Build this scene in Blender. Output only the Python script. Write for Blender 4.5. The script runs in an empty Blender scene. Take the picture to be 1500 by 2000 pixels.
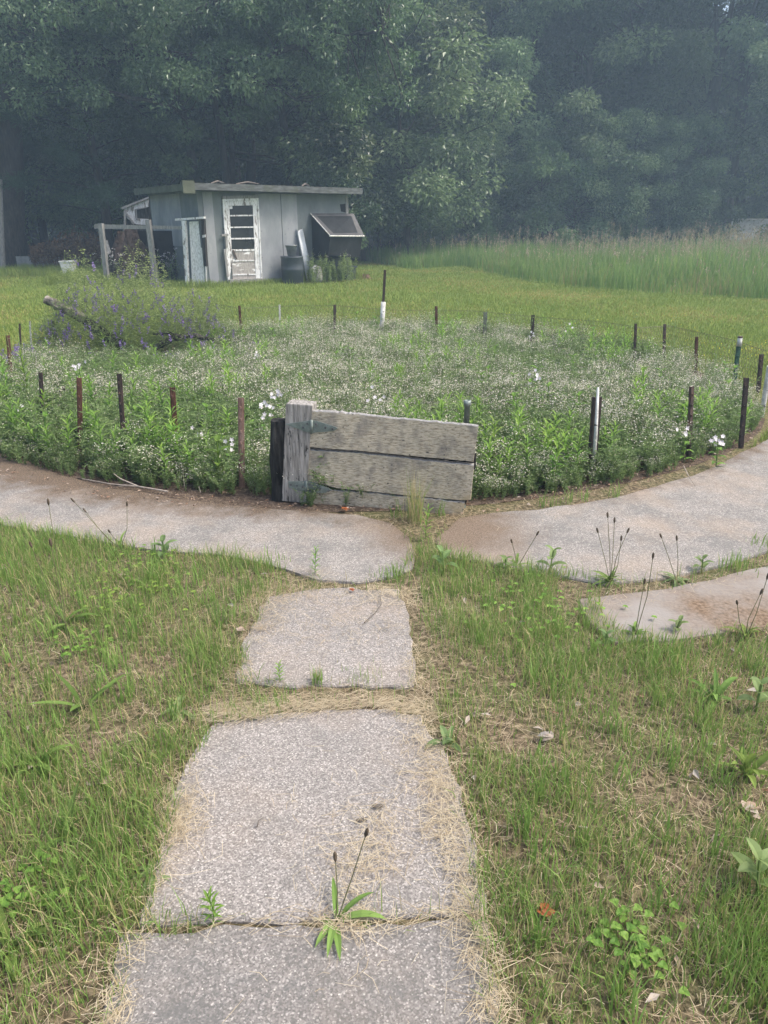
import bpy, math, random
import numpy as np
from mathutils import Vector

S = bpy.context.scene
COL = S.collection
R = math.radians
rng = np.random.default_rng(7)
random.seed(7)

# ------------------------------------------------------------------ camera
PITCH, FPX, CAMH = R(22.15), 1400.0, 1.6
cam = bpy.data.cameras.new("camera")
cam.sensor_fit = 'VERTICAL'; cam.sensor_height = 36; cam.sensor_width = 27
cam.lens = 36 * FPX / 2000; cam.clip_start = 0.05; cam.clip_end = 600
co = bpy.data.objects.new("camera", cam); COL.objects.link(co)
co.location = (0, 0, CAMH); co.rotation_euler = (math.pi / 2 - PITCH, 0, 0)
S.camera = co

# ------------------------------------------------------------------ world, sun, exposure
SUN_EL, SUN_AZ = R(55), R(98)          # high, off to the right behind thin cloud
w = bpy.data.worlds.new("World"); S.world = w; w.use_nodes = True
nt = w.node_tree; bg = nt.nodes["Background"]
sky = nt.nodes.new("ShaderNodeTexSky"); sky.sky_type = 'NISHITA'; sky.sun_disc = False
sky.sun_elevation = SUN_EL; sky.sun_rotation = SUN_AZ
sky.air_density = 1.0; sky.dust_density = 6.0; sky.ozone_density = 1.0
nt.links.new(sky.outputs[0], bg.inputs[0]); bg.inputs[1].default_value = 0.15
sl = bpy.data.lights.new("sun", 'SUN'); sl.energy = 1.5; sl.angle = R(16); sl.color = (1, .95, .87)
so = bpy.data.objects.new("sun", sl); COL.objects.link(so)
sd = Vector((math.sin(SUN_AZ) * math.cos(SUN_EL), math.cos(SUN_AZ) * math.cos(SUN_EL), math.sin(SUN_EL)))
so.rotation_euler = (-sd).to_track_quat('-Z', 'Y').to_euler(); so.location = (0, 0, 40)
S.view_settings.view_transform = 'Standard'; S.view_settings.look = 'None'
S.view_settings.gamma = 1; S.view_settings.exposure = 1.1
cy = S.cycles
cy.use_denoising = True; cy.max_bounces = 6; cy.diffuse_bounces = 3; cy.glossy_bounces = 2
cy.transmission_bounces = 4; cy.volume_bounces = 0; cy.transparent_max_bounces = 8
cy.sample_clamp_indirect = 4

# ------------------------------------------------------------------ pixel -> world
def ray(x, y):
    xc, yc = (x - 750) / FPX, (1000 - y) / FPX
    return np.array([xc, yc * math.sin(PITCH) + math.cos(PITCH), yc * math.cos(PITCH) - math.sin(PITCH)])
EYE = np.array([0, 0, CAMH])
def P(x, y, z=0.0):
    v = ray(x, y); return EYE + v * ((z - CAMH) / v[2])
def D(x, y, Y):
    v = ray(x, y); return EYE + v * (Y / v[1])
class Plane:                                   # an upright plane through p0 along the horizontal direction u
    def __init__(s, p0, u):
        s.p0 = np.array([p0[0], p0[1], 0.0]); u = np.array([u[0], u[1], 0.0]); s.u = u / np.linalg.norm(u)
        s.n = np.array([s.u[1], -s.u[0], 0.0])
        if s.n @ (EYE - s.p0) < 0: s.n = -s.n
    def hit(s, x, y, out=0.0):
        v = ray(x, y); t = ((s.p0 - EYE) @ s.n) / (v @ s.n)
        return EYE + v * t + s.n * out

# ------------------------------------------------------------------ mesh helpers
class Acc:
    def __init__(s): s.V, s.T, s.M, s.C, s.n = [], [], [], [], 0
    def add(s, V, T, mi=0, tint=0.5):
        V = np.asarray(V, float).reshape(-1, 3); T = np.asarray(T, int).reshape(-1, 3)
        s.V.append(V); s.T.append(T + s.n)
        s.M.append(np.broadcast_to(np.asarray(mi, int), (len(T),)).copy())
        s.C.append(np.broadcast_to(np.asarray(tint, float), (len(V),)).copy()); s.n += len(V)
    def arrays(s): return np.concatenate(s.V), np.concatenate(s.T), np.concatenate(s.M), np.concatenate(s.C)
    def mesh(s, name, mats, smooth=False, origin=(0, 0, 0)):
        V, T, M, C = s.arrays()
        me = bpy.data.meshes.new(name)
        me.vertices.add(len(V)); me.vertices.foreach_set("co", (V - np.asarray(origin)).astype(np.float32).ravel())
        me.loops.add(len(T) * 3); me.loops.foreach_set("vertex_index", T.astype(np.int32).ravel())
        me.polygons.add(len(T)); me.polygons.foreach_set("loop_start", np.arange(0, len(T) * 3, 3, dtype=np.int32))
        me.polygons.foreach_set("material_index", M.astype(np.int32))
        me.polygons.foreach_set("use_smooth", np.full(len(T), smooth, dtype=bool))
        a = me.attributes.new("tint", 'FLOAT', 'POINT'); a.data.foreach_set("value", C.astype(np.float32))
        for m in (mats if isinstance(mats, (list, tuple)) else [mats]): me.materials.append(m)
        me.update(calc_edges=True); me.validate(); return me
    def build(s, name, mats, parent=None, smooth=False, loc=(0, 0, 0)):
        if parent is not None:
            org = np.array(parent.location, float); p = parent.parent
            while p is not None: org = org + np.array(p.location); p = p.parent
        else: org = np.array(loc, float)
        o = bpy.data.objects.new(name, s.mesh(name, mats, smooth, org)); COL.objects.link(o)
        if parent is not None: o.parent = parent
        else: o.location = loc
        return o

def tag(o, label, cat=None, group=None, kind=None):
    if label: o['label'] = label
    if cat: o['category'] = cat
    if group: o['group'] = group
    if kind: o['kind'] = kind
    return o
def thing(name, label, cat, loc, group=None):
    o = bpy.data.objects.new(name, None); COL.objects.link(o); o.location = tuple(float(c) for c in loc)
    o.empty_display_size = .1
    return tag(o, label, cat, group)

def nrm(v): return v / (np.linalg.norm(v, axis=-1, keepdims=True) + 1e-9)
def hexa(acc, c, mi=0, tint=.5):               # 8 corners: 0-3 one face, 4-7 the opposite
    acc.add(c, [(0,1,2),(0,2,3),(4,6,5),(4,7,6),(0,4,5),(0,5,1),(1,5,6),(1,6,2),(2,6,7),(2,7,3),(3,7,4),(3,4,0)], mi, tint)
def qslab(acc, pl, px, o0, o1, mi=0, tint=.5):  # pixel quad on a plane, as a board from offset o0 to o1
    hexa(acc, [pl.hit(x, y, o1) - 0 for x, y in px][:4] + [pl.hit(x, y) + pl.n * o0 for x, y in px], mi, tint)
def boxat(acc, c, sx, sy, sz, yaw=0, mi=0, tint=.5):
    cs, sn = math.cos(yaw), math.sin(yaw); pts = []
    for z in (-sz/2, sz/2):
        for x, y in ((-sx/2,-sy/2),(sx/2,-sy/2),(sx/2,sy/2),(-sx/2,sy/2)):
            pts.append((c[0]+x*cs-y*sn, c[1]+x*sn+y*cs, c[2]+z))
    hexa(acc, pts, mi, tint)
def beam(acc, a, b, w_, d_, mi=0, tint=.5, side=None):  # squared timber from a to b
    a, b = np.array(a, float), np.array(b, float); ax = nrm(b - a)
    s = np.array(side if side is not None else (1, 0, 0), float); s = nrm(s - ax * (s @ ax)); t = np.cross(ax, s)
    q = [(-1,-1),(1,-1),(1,1),(-1,1)]
    hexa(acc, [a + s*w_/2*i + t*d_/2*j for i, j in q] + [b + s*w_/2*i + t*d_/2*j for i, j in q], mi, tint)
def tube(acc, pts, rad, n=8, mi=0, tint=.5, jit=0):
    pts = np.asarray(pts, float); rad = np.broadcast_to(np.asarray(rad, float), (len(pts),))
    tg = nrm(np.gradient(pts, axis=0)); ref = np.array([.13, .97, .21]) if abs(tg[0][2]) > .8 else np.array([0, 0, 1.])
    s = nrm(np.cross(tg, ref)); t = np.cross(tg, s); an = np.arange(n) * 2 * math.pi / n
    rr = rad[:, None] * (1 + (rng.normal(0, jit, (len(pts), n)) if jit else 0))
    V = pts[:, None] + rr[..., None] * (np.cos(an)[None, :, None] * s[:, None] + np.sin(an)[None, :, None] * t[:, None])
    k = len(pts); F = []
    for i in range(k - 1):
        for j in range(n):
            a, b, c, d = i*n+j, i*n+(j+1) % n, (i+1)*n+(j+1) % n, (i+1)*n+j
            F += [(a, b, c), (a, c, d)]
    V = np.concatenate([V.reshape(-1, 3), pts[:1], pts[-1:]])
    for j in range(n):
        F += [((j+1) % n, j, k*n), ((k-1)*n+j, (k-1)*n+(j+1) % n, k*n+1)]
    acc.add(V, F, mi, tint)
def lathe(acc, c, prof, n=20, mi=0, tint=.5, sq=(1, 1), yaw=0):   # (radius, z) profile round a vertical axis
    an = np.arange(n) * 2 * math.pi / n; cs, sn = math.cos(yaw), math.sin(yaw); V = []
    for r_, z in prof:
        x, y = r_ * np.cos(an) * sq[0], r_ * np.sin(an) * sq[1]
        V.append(np.stack([c[0] + x*cs - y*sn, c[1] + x*sn + y*cs, np.full(n, c[2] + z)], 1))
    F = []
    for i in range(len(prof) - 1):
        for j in range(n):
            a, b, cc, d = i*n+j, i*n+(j+1) % n, (i+1)*n+(j+1) % n, (i+1)*n+j
            F += [(a, b, cc), (a, cc, d)]
    acc.add(np.concatenate(V), F, mi, tint)
def edges_tubes(acc, A, B, r_, mi=0, tint=.5):  # many thin three-sided wires at once
    A, B = np.asarray(A, float), np.asarray(B, float); N = len(A); ax = nrm(B - A)
    ref = np.where(np.abs(ax[:, 2:3]) > .9, np.array([[1., 0, 0]]), np.array([[0, 0, 1.]]))
    s = nrm(np.cross(ax, ref)); t = np.cross(ax, s); r_ = np.broadcast_to(np.asarray(r_, float), (N,))[:, None]
    V = np.empty((N, 6, 3))
    for i in range(3):
        o = (math.cos(i*2.0944+.5) * s + math.sin(i*2.0944+.5) * t) * r_
        V[:, i], V[:, i+3] = A + o, B + o
    f = np.array([(0,1,4),(0,4,3),(1,2,5),(1,5,4),(2,0,3),(2,3,5)])
    tint = np.repeat(np.broadcast_to(np.asarray(tint, float), (N,)), 6)
    acc.add(V.reshape(-1, 3), (f[None] + 6*np.arange(N)[:, None, None]).reshape(-1, 3), mi, tint)
def blades(acc, pos, h, w_, yaw, lean, mi=0, tint=.5):
    pos = np.asarray(pos, float); N = len(pos); B = lambda a: np.broadcast_to(np.asarray(a, float), (N,))[:, None]
    h, w_, yaw, lean = B(h), B(w_), B(yaw), B(lean); z = np.array([[0, 0, 1.]])
    L = np.concatenate([np.cos(yaw), np.sin(yaw), 0*yaw], 1); ss = yaw + rng.uniform(.6, 2.5, (N, 1))
    Sd = np.concatenate([np.cos(ss), np.sin(ss), 0*yaw], 1) * w_ / 2
    V = np.empty((N, 5, 3)); up = np.sqrt(np.clip(1 - (lean*.8)**2, .05, 1))
    V[:, 0], V[:, 1] = pos - Sd, pos + Sd
    m = pos + L*lean*h*.3 + z*h*.58*(.4 + .6*up); V[:, 2], V[:, 3] = m - Sd*.75, m + Sd*.75
    V[:, 4] = pos + L*lean*h + z*h*up
    f = np.array([(0,1,3),(0,3,2),(2,3,4)])
    tint = np.repeat(np.broadcast_to(np.asarray(tint, float), (N,)), 5)
    acc.add(V.reshape(-1, 3), (f[None] + 5*np.arange(N)[:, None, None]).reshape(-1, 3), mi, tint)
def leaves(acc, pos, d, l, w_, mi=0, tint=.5, up=None, fold=.25):
    pos, d = np.asarray(pos, float), nrm(np.asarray(d, float)); N = len(pos)
    B = lambda a: np.broadcast_to(np.asarray(a, float), (N,))[:, None]; l, w_ = B(l), B(w_)
    ref = rng.normal(size=(N, 3)) * .55 + np.array([[0, 0, 1.]]) if up is None else np.broadcast_to(np.asarray(up, float), (N, 3))
    s = nrm(np.cross(d, ref)); n = np.cross(s, d); V = np.empty((N, 4, 3))
    V[:, 0] = pos; V[:, 1] = pos + d*l*.45 + s*w_/2 + n*w_*fold; V[:, 2] = pos + d*l - n*l*.08; V[:, 3] = pos + d*l*.45 - s*w_/2 + n*w_*fold
    f = np.array([(0,1,2),(0,2,3)])
    tint = np.repeat(np.broadcast_to(np.asarray(tint, float), (N,)), 4)
    acc.add(V.reshape(-1, 3), (f[None] + 4*np.arange(N)[:, None, None]).reshape(-1, 3), mi, tint)
def scatter(acc, proto, pos, yaw, sc, lean=None, dt=None):
    V, T, M, C = proto; N = len(pos); cs, sn = np.cos(yaw)[:, None], np.sin(yaw)[:, None]
    v = V[None] * np.asarray(sc)[:, None, None]; out = np.empty_like(v)
    out[..., 0] = v[..., 0]*cs - v[..., 1]*sn; out[..., 1] = v[..., 0]*sn + v[..., 1]*cs; out[..., 2] = v[..., 2]
    if lean is not None: out[..., :2] += lean[:, None, :] * v[..., 2:3]
    out += np.asarray(pos)[:, None]
    c = np.clip(C[None] + (0 if dt is None else dt[:, None]), 0, 1)
    acc.add(out.reshape(-1, 3), (T[None] + len(V)*np.arange(N)[:, None, None]).reshape(-1, 3), np.tile(M, N), np.broadcast_to(c, (N, len(V))).reshape(-1))
def bigleaf(acc, base, az, el, l, w_, arch=.6, mi=0, tint=.5, seg=6, bulge=.45):  # one broad leaf: arching, folded on its midrib
    d = np.array([math.cos(az), math.sin(az), 0]); s = np.array([-d[1], d[0], 0]); p = np.array(base, float); V = []; e = el
    for i in range(seg + 1):
        t = i / seg; ww = w_/2 * (math.sin(math.pi * min(1, t**(.9 if bulge > .4 else .6) * .97 + .03))**.8 + .04) * (1 if i < seg else .05)
        up = np.array([0, 0, 1.]) * math.cos(e) - d * math.sin(e)
        V += [p + s*ww + up*ww*.35, p.copy(), p - s*ww + up*ww*.35]
        p = p + (d*math.cos(e) + np.array([0, 0, math.sin(e)])) * l / seg; e -= arch / seg * 2
    F = []
    for i in range(seg):
        a = 3*i
        F += [(a, a+1, a+4), (a, a+4, a+3), (a+1, a+2, a+5), (a+1, a+5, a+4)]
    acc.add(V, F, mi, tint + rng.uniform(-.25, .2))
def inside(poly, X, Y):
    poly = np.asarray(poly); r_ = np.zeros(len(X), bool); j = len(poly) - 1
    for i in range(len(poly)):
        xi, yi, xj, yj = poly[i][0], poly[i][1], poly[j][0], poly[j][1]
        r_ ^= ((yi > Y) != (yj > Y)) & (X < (xj - xi) * (Y - yi) / (yj - yi + 1e-12) + xi); j = i
    return r_
def smooth_noise(X, Y, sc, seed):
    g = np.random.default_rng(seed); a = g.uniform(0, 6.28, 12); k = g.normal(0, 1, (12, 2)) / sc; out = 0
    for i in range(12): out = out + np.sin(k[i, 0]*X*2 + k[i, 1]*Y*2 + a[i])
    return out / 4.0

# ------------------------------------------------------------------ materials
def newmat(name):
    m = bpy.data.materials.new(name); m.use_nodes = True; n = m.node_tree.nodes
    return m, n, m.node_tree.links, n["Principled BSDF"]
def ramp(n, stops, interp='LINEAR'):
    r_ = n.new("ShaderNodeValToRGB"); e = r_.color_ramp.elements; r_.color_ramp.interpolation = interp
    while len(e) < len(stops): e.new(.5)
    for el, (p, c) in zip(e, stops): el.position = p; el.color = (*c, 1)
    return r_
def noise(n, L, coord, sc, det=6, rough=.6, mapscale=None, vor=False):
    if mapscale is not None:
        mp = n.new("ShaderNodeMapping"); mp.inputs["Scale"].default_value = mapscale; L.new(coord, mp.inputs[0]); coord = mp.outputs[0]
    t = n.new("ShaderNodeTexVoronoi" if vor else "ShaderNodeTexNoise"); t.inputs["Scale"].default_value = sc
    if not vor: t.inputs["Detail"].default_value = det; t.inputs["Roughness"].default_value = rough
    L.new(coord, t.inputs["Vector"]); return t
def mixc(n, L, f, a, b, mode='MIX'):
    m = n.new("ShaderNodeMix"); m.data_type = 'RGBA'; m.blend_type = mode
    for sock, v in ((m.inputs[0], f), (m.inputs[6], a), (m.inputs[7], b)):
        if hasattr(v, 'is_output'): L.new(v, sock)
        elif isinstance(v, (int, float)): sock.default_value = v
        else: sock.default_value = (*v, 1)
    return m.outputs[2]
def surf(name, stops, sc=5, mapscale=None, rough=.85, bump=.3, bdist=.01, spec=.3, layers=(), det=8, metal=0):
    """noise ramp + layers of (colour, scale, threshold, softness, mapscale)"""
    m, n, L, b = newmat(name); tc = n.new("ShaderNodeTexCoord").outputs["Object"]
    t = noise(n, L, tc, sc, det, .65, mapscale); c = ramp(n, stops); L.new(t.outputs[0], c.inputs[0]); col = c.outputs[0]
    for (lc, ls, th, so_, ms) in layers:
        t2 = noise(n, L, tc, ls, 6, .6, ms); r2 = ramp(n, [(max(0, th - so_), (0, 0, 0)), (min(1, th + so_), (1, 1, 1))])
        L.new(t2.outputs[0], r2.inputs[0]); col = mixc(n, L, r2.outputs[0], col, lc)
    L.new(col, b.inputs["Base Color"]); b.inputs["Roughness"].default_value = rough
    b.inputs["Specular IOR Level"].default_value = spec; b.inputs["Metallic"].default_value = metal
    if bump:
        bp = n.new("ShaderNodeBump"); bp.inputs["Strength"].default_value = bump; bp.inputs["Distance"].default_value = bdist
        L.new(t.outputs[0], bp.inputs["Height"]); L.new(bp.outputs[0], b.inputs["Normal"])
    return m
def leafmat(name, stops, transl=.35, rnd=.25, spec=.25, rough=.55):
    m, n, L, b = newmat(name); at = n.new("ShaderNodeAttribute"); at.attribute_name = "tint"
    c = ramp(n, stops); L.new(at.outputs["Fac"], c.inputs[0]); col = c.outputs[0]
    if rnd:
        oi = n.new("ShaderNodeObjectInfo"); hs = n.new("ShaderNodeHueSaturation")
        mr = n.new("ShaderNodeMapRange"); mr.inputs[3].default_value = 1 - rnd; mr.inputs[4].default_value = 1 + rnd
        mh = n.new("ShaderNodeMapRange"); mh.inputs[3].default_value = .485; mh.inputs[4].default_value = .515
        mul = n.new("ShaderNodeMath"); mul.operation = 'MULTIPLY'; mul.inputs[1].default_value = 7.13
        fr = n.new("ShaderNodeMath"); fr.operation = 'FRACT'
        L.new(oi.outputs["Random"], mr.inputs[0]); L.new(mr.outputs[0], hs.inputs["Value"])
        L.new(oi.outputs["Random"], mul.inputs[0]); L.new(mul.outputs[0], fr.inputs[0]); L.new(fr.outputs[0], mh.inputs[0]); L.new(mh.outputs[0], hs.inputs["Hue"])
        L.new(col, hs.inputs["Color"]); col = hs.outputs[0]
    L.new(col, b.inputs["Base Color"]); b.inputs["Roughness"].default_value = rough; b.inputs["Specular IOR Level"].default_value = spec
    tr = n.new("ShaderNodeBsdfTranslucent"); L.new(mixc(n, L, .5, col, (.16, .22, .03), 'ADD') if False else col, tr.inputs[0])
    mx = n.new("ShaderNodeMixShader"); mx.inputs[0].default_value = transl
    L.new(b.outputs[0], mx.inputs[1]); L.new(tr.outputs[0], mx.inputs[2]); L.new(mx.outputs[0], n["Material Output"].inputs[0])
    return m

def concrete(name, dark=.45, tan=.3, base=(.46, .42, .40), rim=False):
    m, n, L, b = newmat(name); tc = n.new("ShaderNodeTexCoord").outputs["Object"]
    f = noise(n, L, tc, 130, 5, .85); c = ramp(n, [(.32, tuple(x*.4 for x in base)), (.44, tuple(x*.8 for x in base)), (.53, base), (.66, tuple(min(.8, x*1.5) for x in base))])
    L.new(f.outputs[0], c.inputs[0]); col = c.outputs[0]
    ag = noise(n, L, tc, 240, vor=True); rag = ramp(n, [(.0, (.09, .085, .08)), (.3, tuple(x*.55 for x in base)), (.6, base), (.85, tuple(x*1.3 for x in base)), (1, (.62, .58, .54))]); sv = n.new('ShaderNodeSeparateColor'); L.new(ag.outputs['Color'], sv.inputs[0]); L.new(sv.outputs[0], rag.inputs[0]); col = mixc(n, L, .6, col, rag.outputs[0])
    v = noise(n, L, tc, 75, vor=True); rv = ramp(n, [(.10, (1, 1, 1)), (.2, (0, 0, 0))]); L.new(v.outputs["Distance"], rv.inputs[0])
    vc = ramp(n, [(.2, (.22, .2, .19)), (.5, (.48, .44, .41)), (.8, (.7, .66, .6))]); L.new(v.outputs["Color"], vc.inputs[0])
    col = mixc(n, L, rv.outputs[0], col, vc.outputs[0])
    big = noise(n, L, tc, 3.6, 8, .72); rb = ramp(n, [(.52 - .14*dark, (0, 0, 0)), (.6, (1, 1, 1))]); L.new(big.outputs[0], rb.inputs[0])
    fine = noise(n, L, tc, 42, 8, .8); rf = ramp(n, [(.4, (0, 0, 0)), (.54, (1, 1, 1))]); L.new(fine.outputs[0], rf.inputs[0])
    k = n.new("ShaderNodeMath"); k.operation = 'MULTIPLY'; L.new(rb.outputs[0], k.inputs[0]); L.new(rf.outputs[0], k.inputs[1])
    k2 = n.new("ShaderNodeMath"); k2.operation = 'MULTIPLY'; L.new(k.outputs[0], k2.inputs[0]); k2.inputs[1].default_value = dark*.75
    col = mixc(n, L, k2.outputs[0], col, (.13, .13, .125))
    tn = noise(n, L, tc, 1.7, 6, .6, (1, 1, 1)); rt = ramp(n, [(.48, (0, 0, 0)), (.7, (1, 1, 1))]); L.new(tn.outputs[0], rt.inputs[0])
    k3 = n.new("ShaderNodeMath"); k3.operation = 'MULTIPLY'; L.new(rt.outputs[0], k3.inputs[0]); k3.inputs[1].default_value = tan
    col = mixc(n, L, k3.outputs[0], col, (.36, .27, .19))
    if rim:
        mp = n.new("ShaderNodeMapping"); mp.inputs["Location"].default_value = (.35/4.0, -7.55/3.6, 0); mp.inputs["Scale"].default_value = (1/4.0, 1/3.6, 0); L.new(tc, mp.inputs[0])
        vl = n.new("ShaderNodeVectorMath"); vl.operation = 'LENGTH'; L.new(mp.outputs[0], vl.inputs[0]); dn = noise(n, L, tc, 5, 8, .75)
        ma = n.new("ShaderNodeMath"); ma.operation = 'MULTIPLY_ADD'; L.new(dn.outputs[0], ma.inputs[0]); ma.inputs[1].default_value = -.22; L.new(vl.outputs["Value"], ma.inputs[2])
        pg = P(868, 1035); vd = n.new("ShaderNodeVectorMath"); vd.operation = 'DISTANCE'; L.new(tc, vd.inputs[0]); vd.inputs[1].default_value = tuple(float(q) for q in pg)
        mb = n.new("ShaderNodeMath"); mb.operation = 'MULTIPLY_ADD'; L.new(dn.outputs[0], mb.inputs[0]); mb.inputs[1].default_value = -.5; L.new(vd.outputs["Value"], mb.inputs[2])
        rg = ramp(n, [(.0, (1, 1, 1)), (.34, (0, 0, 0))]); L.new(mb.outputs[0], rg.inputs[0]); sg = ramp(n, [(.38, (.085, .063, .045)), (.5, (.165, .125, .092)), (.62, (.25, .2, .155))]); L.new(f.outputs[0], sg.inputs[0]); col = mixc(n, L, rg.outputs[0], col, sg.outputs[0])
        rr_ = ramp(n, [(.885, (1, 1, 1)), (.955, (0, 0, 0))]); L.new(ma.outputs[0], rr_.inputs[0])
        sc_ = ramp(n, [(.35, (.05, .038, .03)), (.5, (.12, .09, .065)), (.65, (.24, .18, .13))]); L.new(f.outputs[0], sc_.inputs[0]); col = mixc(n, L, rr_.outputs[0], col, sc_.outputs[0])
    L.new(col, b.inputs["Base Color"]); b.inputs["Roughness"].default_value = .92; b.inputs["Specular IOR Level"].default_value = .2
    bp = n.new("ShaderNodeBump"); bp.inputs["Strength"].default_value = .55; bp.inputs["Distance"].default_value = .006
    L.new(f.outputs[0], bp.inputs["Height"]); L.new(bp.outputs[0], b.inputs["Normal"]); return m

M_conc_near = concrete("concrete_lichen", 1.0, .15, (.25, .232, .215))
M_conc = concrete("concrete", .4, .3, (.29, .268, .248))
M_conc_ring = concrete("concrete_ring", .85, .45, (.285, .265, .243), True)
M_sand = surf("sandy_concrete", [(.35, (.09, .062, .04)), (.5, (.175, .125, .085)), (.68, (.26, .2, .15))], 60, None, .95, .5, .006, .15,
              [((.26, .24, .22), 1.5, .5, .09, None)])
M_soil = surf("bed_soil", [(.3, (.035, .026, .02)), (.5, (.085, .062, .048)), (.7, (.16, .125, .1))], 30, None, .97, .8, .02, .1, [((.22, .17, .12), 90, .6, .06, None)])
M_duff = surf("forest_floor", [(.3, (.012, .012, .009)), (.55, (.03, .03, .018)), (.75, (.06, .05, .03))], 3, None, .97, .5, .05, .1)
def ground_mat():
    m, n, L, b = newmat("lawn_ground"); tc = n.new("ShaderNodeTexCoord").outputs["Object"]
    t = noise(n, L, tc, 40, 8, .7); near = ramp(n, [(.34, (.035, .028, .018)), (.47, (.11, .085, .055)), (.58, (.24, .19, .125)), (.7, (.4, .33, .23))]); L.new(t.outputs[0], near.inputs[0])
    g = noise(n, L, tc, 4, 6, .6); gr = ramp(n, [(.4, (0, 0, 0)), (.62, (1, 1, 1))]); L.new(g.outputs[0], gr.inputs[0])
    hm = n.new("ShaderNodeMath"); hm.operation = 'MULTIPLY'; L.new(gr.outputs[0], hm.inputs[0]); hm.inputs[1].default_value = .45
    nearc = mixc(n, L, hm.outputs[0], near.outputs[0], (.07, .10, .025))
    t2 = noise(n, L, tc, .5, 8, .65); far = ramp(n, [(.3, (.08, .13, .02)), (.5, (.12, .17, .03)), (.7, (.17, .19, .05))]); L.new(t2.outputs[0], far.inputs[0])
    sp = n.new("ShaderNodeSeparateXYZ"); L.new(tc, sp.inputs[0]); mr = n.new("ShaderNodeMapRange"); mr.inputs[1].default_value = 4.5; mr.inputs[2].default_value = 10
    L.new(sp.outputs[1], mr.inputs[0]); L.new(mixc(n, L, mr.outputs[0], nearc, far.outputs[0]), b.inputs["Base Color"])
    b.inputs["Roughness"].default_value = .95; b.inputs["Specular IOR Level"].default_value = .1
    bp = n.new("ShaderNodeBump"); bp.inputs["Strength"].default_value = .8; bp.inputs["Distance"].default_value = .015
    L.new(t.outputs[0], bp.inputs["Height"]); L.new(bp.outputs[0], b.inputs["Normal"]); return m
M_ground = ground_mat()
M_grass = leafmat("lawn_grass", [(0, (.56, .47, .28)), (.16, (.42, .39, .17)), (.3, (.25, .345, .09)), (.65, (.175, .295, .07)), (1, (.28, .42, .115))], .45, 0)
M_lawn = leafmat("mown_grass", [(0, (.36, .31, .12)), (.25, (.26, .3, .075)), (.6, (.19, .27, .06)), (1, (.28, .34, .09))], .35, 0)
M_tall = leafmat("tall_grass_blades", [(0, (.32, .28, .14)), (.2, (.22, .29, .09)), (.6, (.15, .27, .075)), (1, (.27, .37, .12))], .5, 0)
M_seed = leafmat("seed_heads", [(0, (.26, .21, .14)), (1, (.5, .44, .3))], .2, 0)
M_straw = leafmat("straw", [(0, (.2, .145, .09)), (.4, (.37, .295, .185)), (1, (.6, .52, .37))], .15, 0)
M_litter = leafmat("leaf_litter", [(0, (.22, .12, .07)), (.4, (.34, .26, .2)), (1, (.46, .42, .37))], .15, 0)
M_weed = leafmat("weed_leaf", [(0, (.09, .18, .04)), (.5, (.18, .33, .06)), (1, (.31, .47, .1))], .5, .1)
M_weedd = leafmat("dull_weed_leaf", [(0, (.12, .17, .07)), (.5, (.22, .32, .12)), (1, (.34, .44, .2))], .5, .1)
M_rose = leafmat("plantain_leaf", [(0, (.07, .11, .03)), (.5, (.15, .23, .055)), (1, (.26, .35, .1))], .3, .15, .12, .7)
M_stemg = leafmat("green_stem", [(0, (.08, .12, .04)), (1, (.16, .22, .08))], .1, 0)
M_stalk = surf("seed_stalk", [(.4, (.10, .10, .05)), (.6, (.18, .18, .09))], 20, None, .8, 0)
M_head = surf("seed_spike", [(.4, (.06, .045, .03)), (.6, (.13, .1, .07))], 90, None, .9, .3, .003)
M_cream = leafmat("cream_florets", [(0, (.3, .31, .18)), (.5, (.56, .53, .42)), (1, (.76, .73, .65))], .25, 0, .2)
M_petal = leafmat("white_petals", [(0, (.75, .68, .74)), (1, (.88, .86, .85))], .3, 0, .2)
M_purple = leafmat("purple_florets", [(0, (.13, .09, .26)), (.5, (.24, .17, .40)), (1, (.40, .32, .56))], .3, 0, .2)
M_yellow = leafmat("yellow_florets", [(0, (.6, .5, .03)), (1, (.75, .68, .1))], .2, 0)
LF = [(0, (.04, .08, .035)), (.5, (.125, .2, .085)), (1, (.26, .35, .17))]
M_leaf = leafmat("broad_leaves", LF, .35, .42, .6, .38)
M_leaf2 = leafmat("pale_leaves", [(0, (.07, .13, .05)), (.5, (.14, .23, .09)), (1, (.22, .33, .14))], .42, .2, .4, .45)
M_needle = leafmat("pine_needles", [(0, (.02, .05, .027)), (.6, (.045, .095, .045)), (1, (.08, .14, .065))], .2, .15)
M_brown = leafmat("dead_fronds", [(0, (.07, .04, .025)), (.5, (.14, .085, .05)), (1, (.22, .15, .09))], .25, 0)
M_bark = surf("bark", [(.35, (.025, .021, .018)), (.55, (.06, .05, .042)), (.7, (.10, .088, .075))], 6, (3, 3, .6), .95, .9, .03, .1)
M_barkl = surf("weathered_wood_bark", [(.35, (.05, .045, .04)), (.5, (.2, .18, .15)), (.65, (.38, .34, .29))], 14, (1, 1, 1), .95, .7, .01, .1)
M_darkwood = surf("rotten_wood", [(.35, (.012, .012, .011)), (.55, (.045, .043, .04)), (.72, (.14, .13, .12))], 12, (2.5, 2.5, .35), .95, .9, .015, .1)
M_wood_h = surf("weathered_board", [(.3, (.16, .135, .10)), (.43, (.39, .335, .245)), (.55, (.55, .49, .385)), (.7, (.66, .59, .46))], 13, (.4, 13, 13), .9, .6, .006, .15,
                [((.2, .185, .165), 9, .6, .14, (1.2, 1, 1)), ((.5, .4, .25), 3, .66, .08, None), ((.07, .065, .06), 55, .655, .03, (.7, 1, 1.4))])
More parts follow.
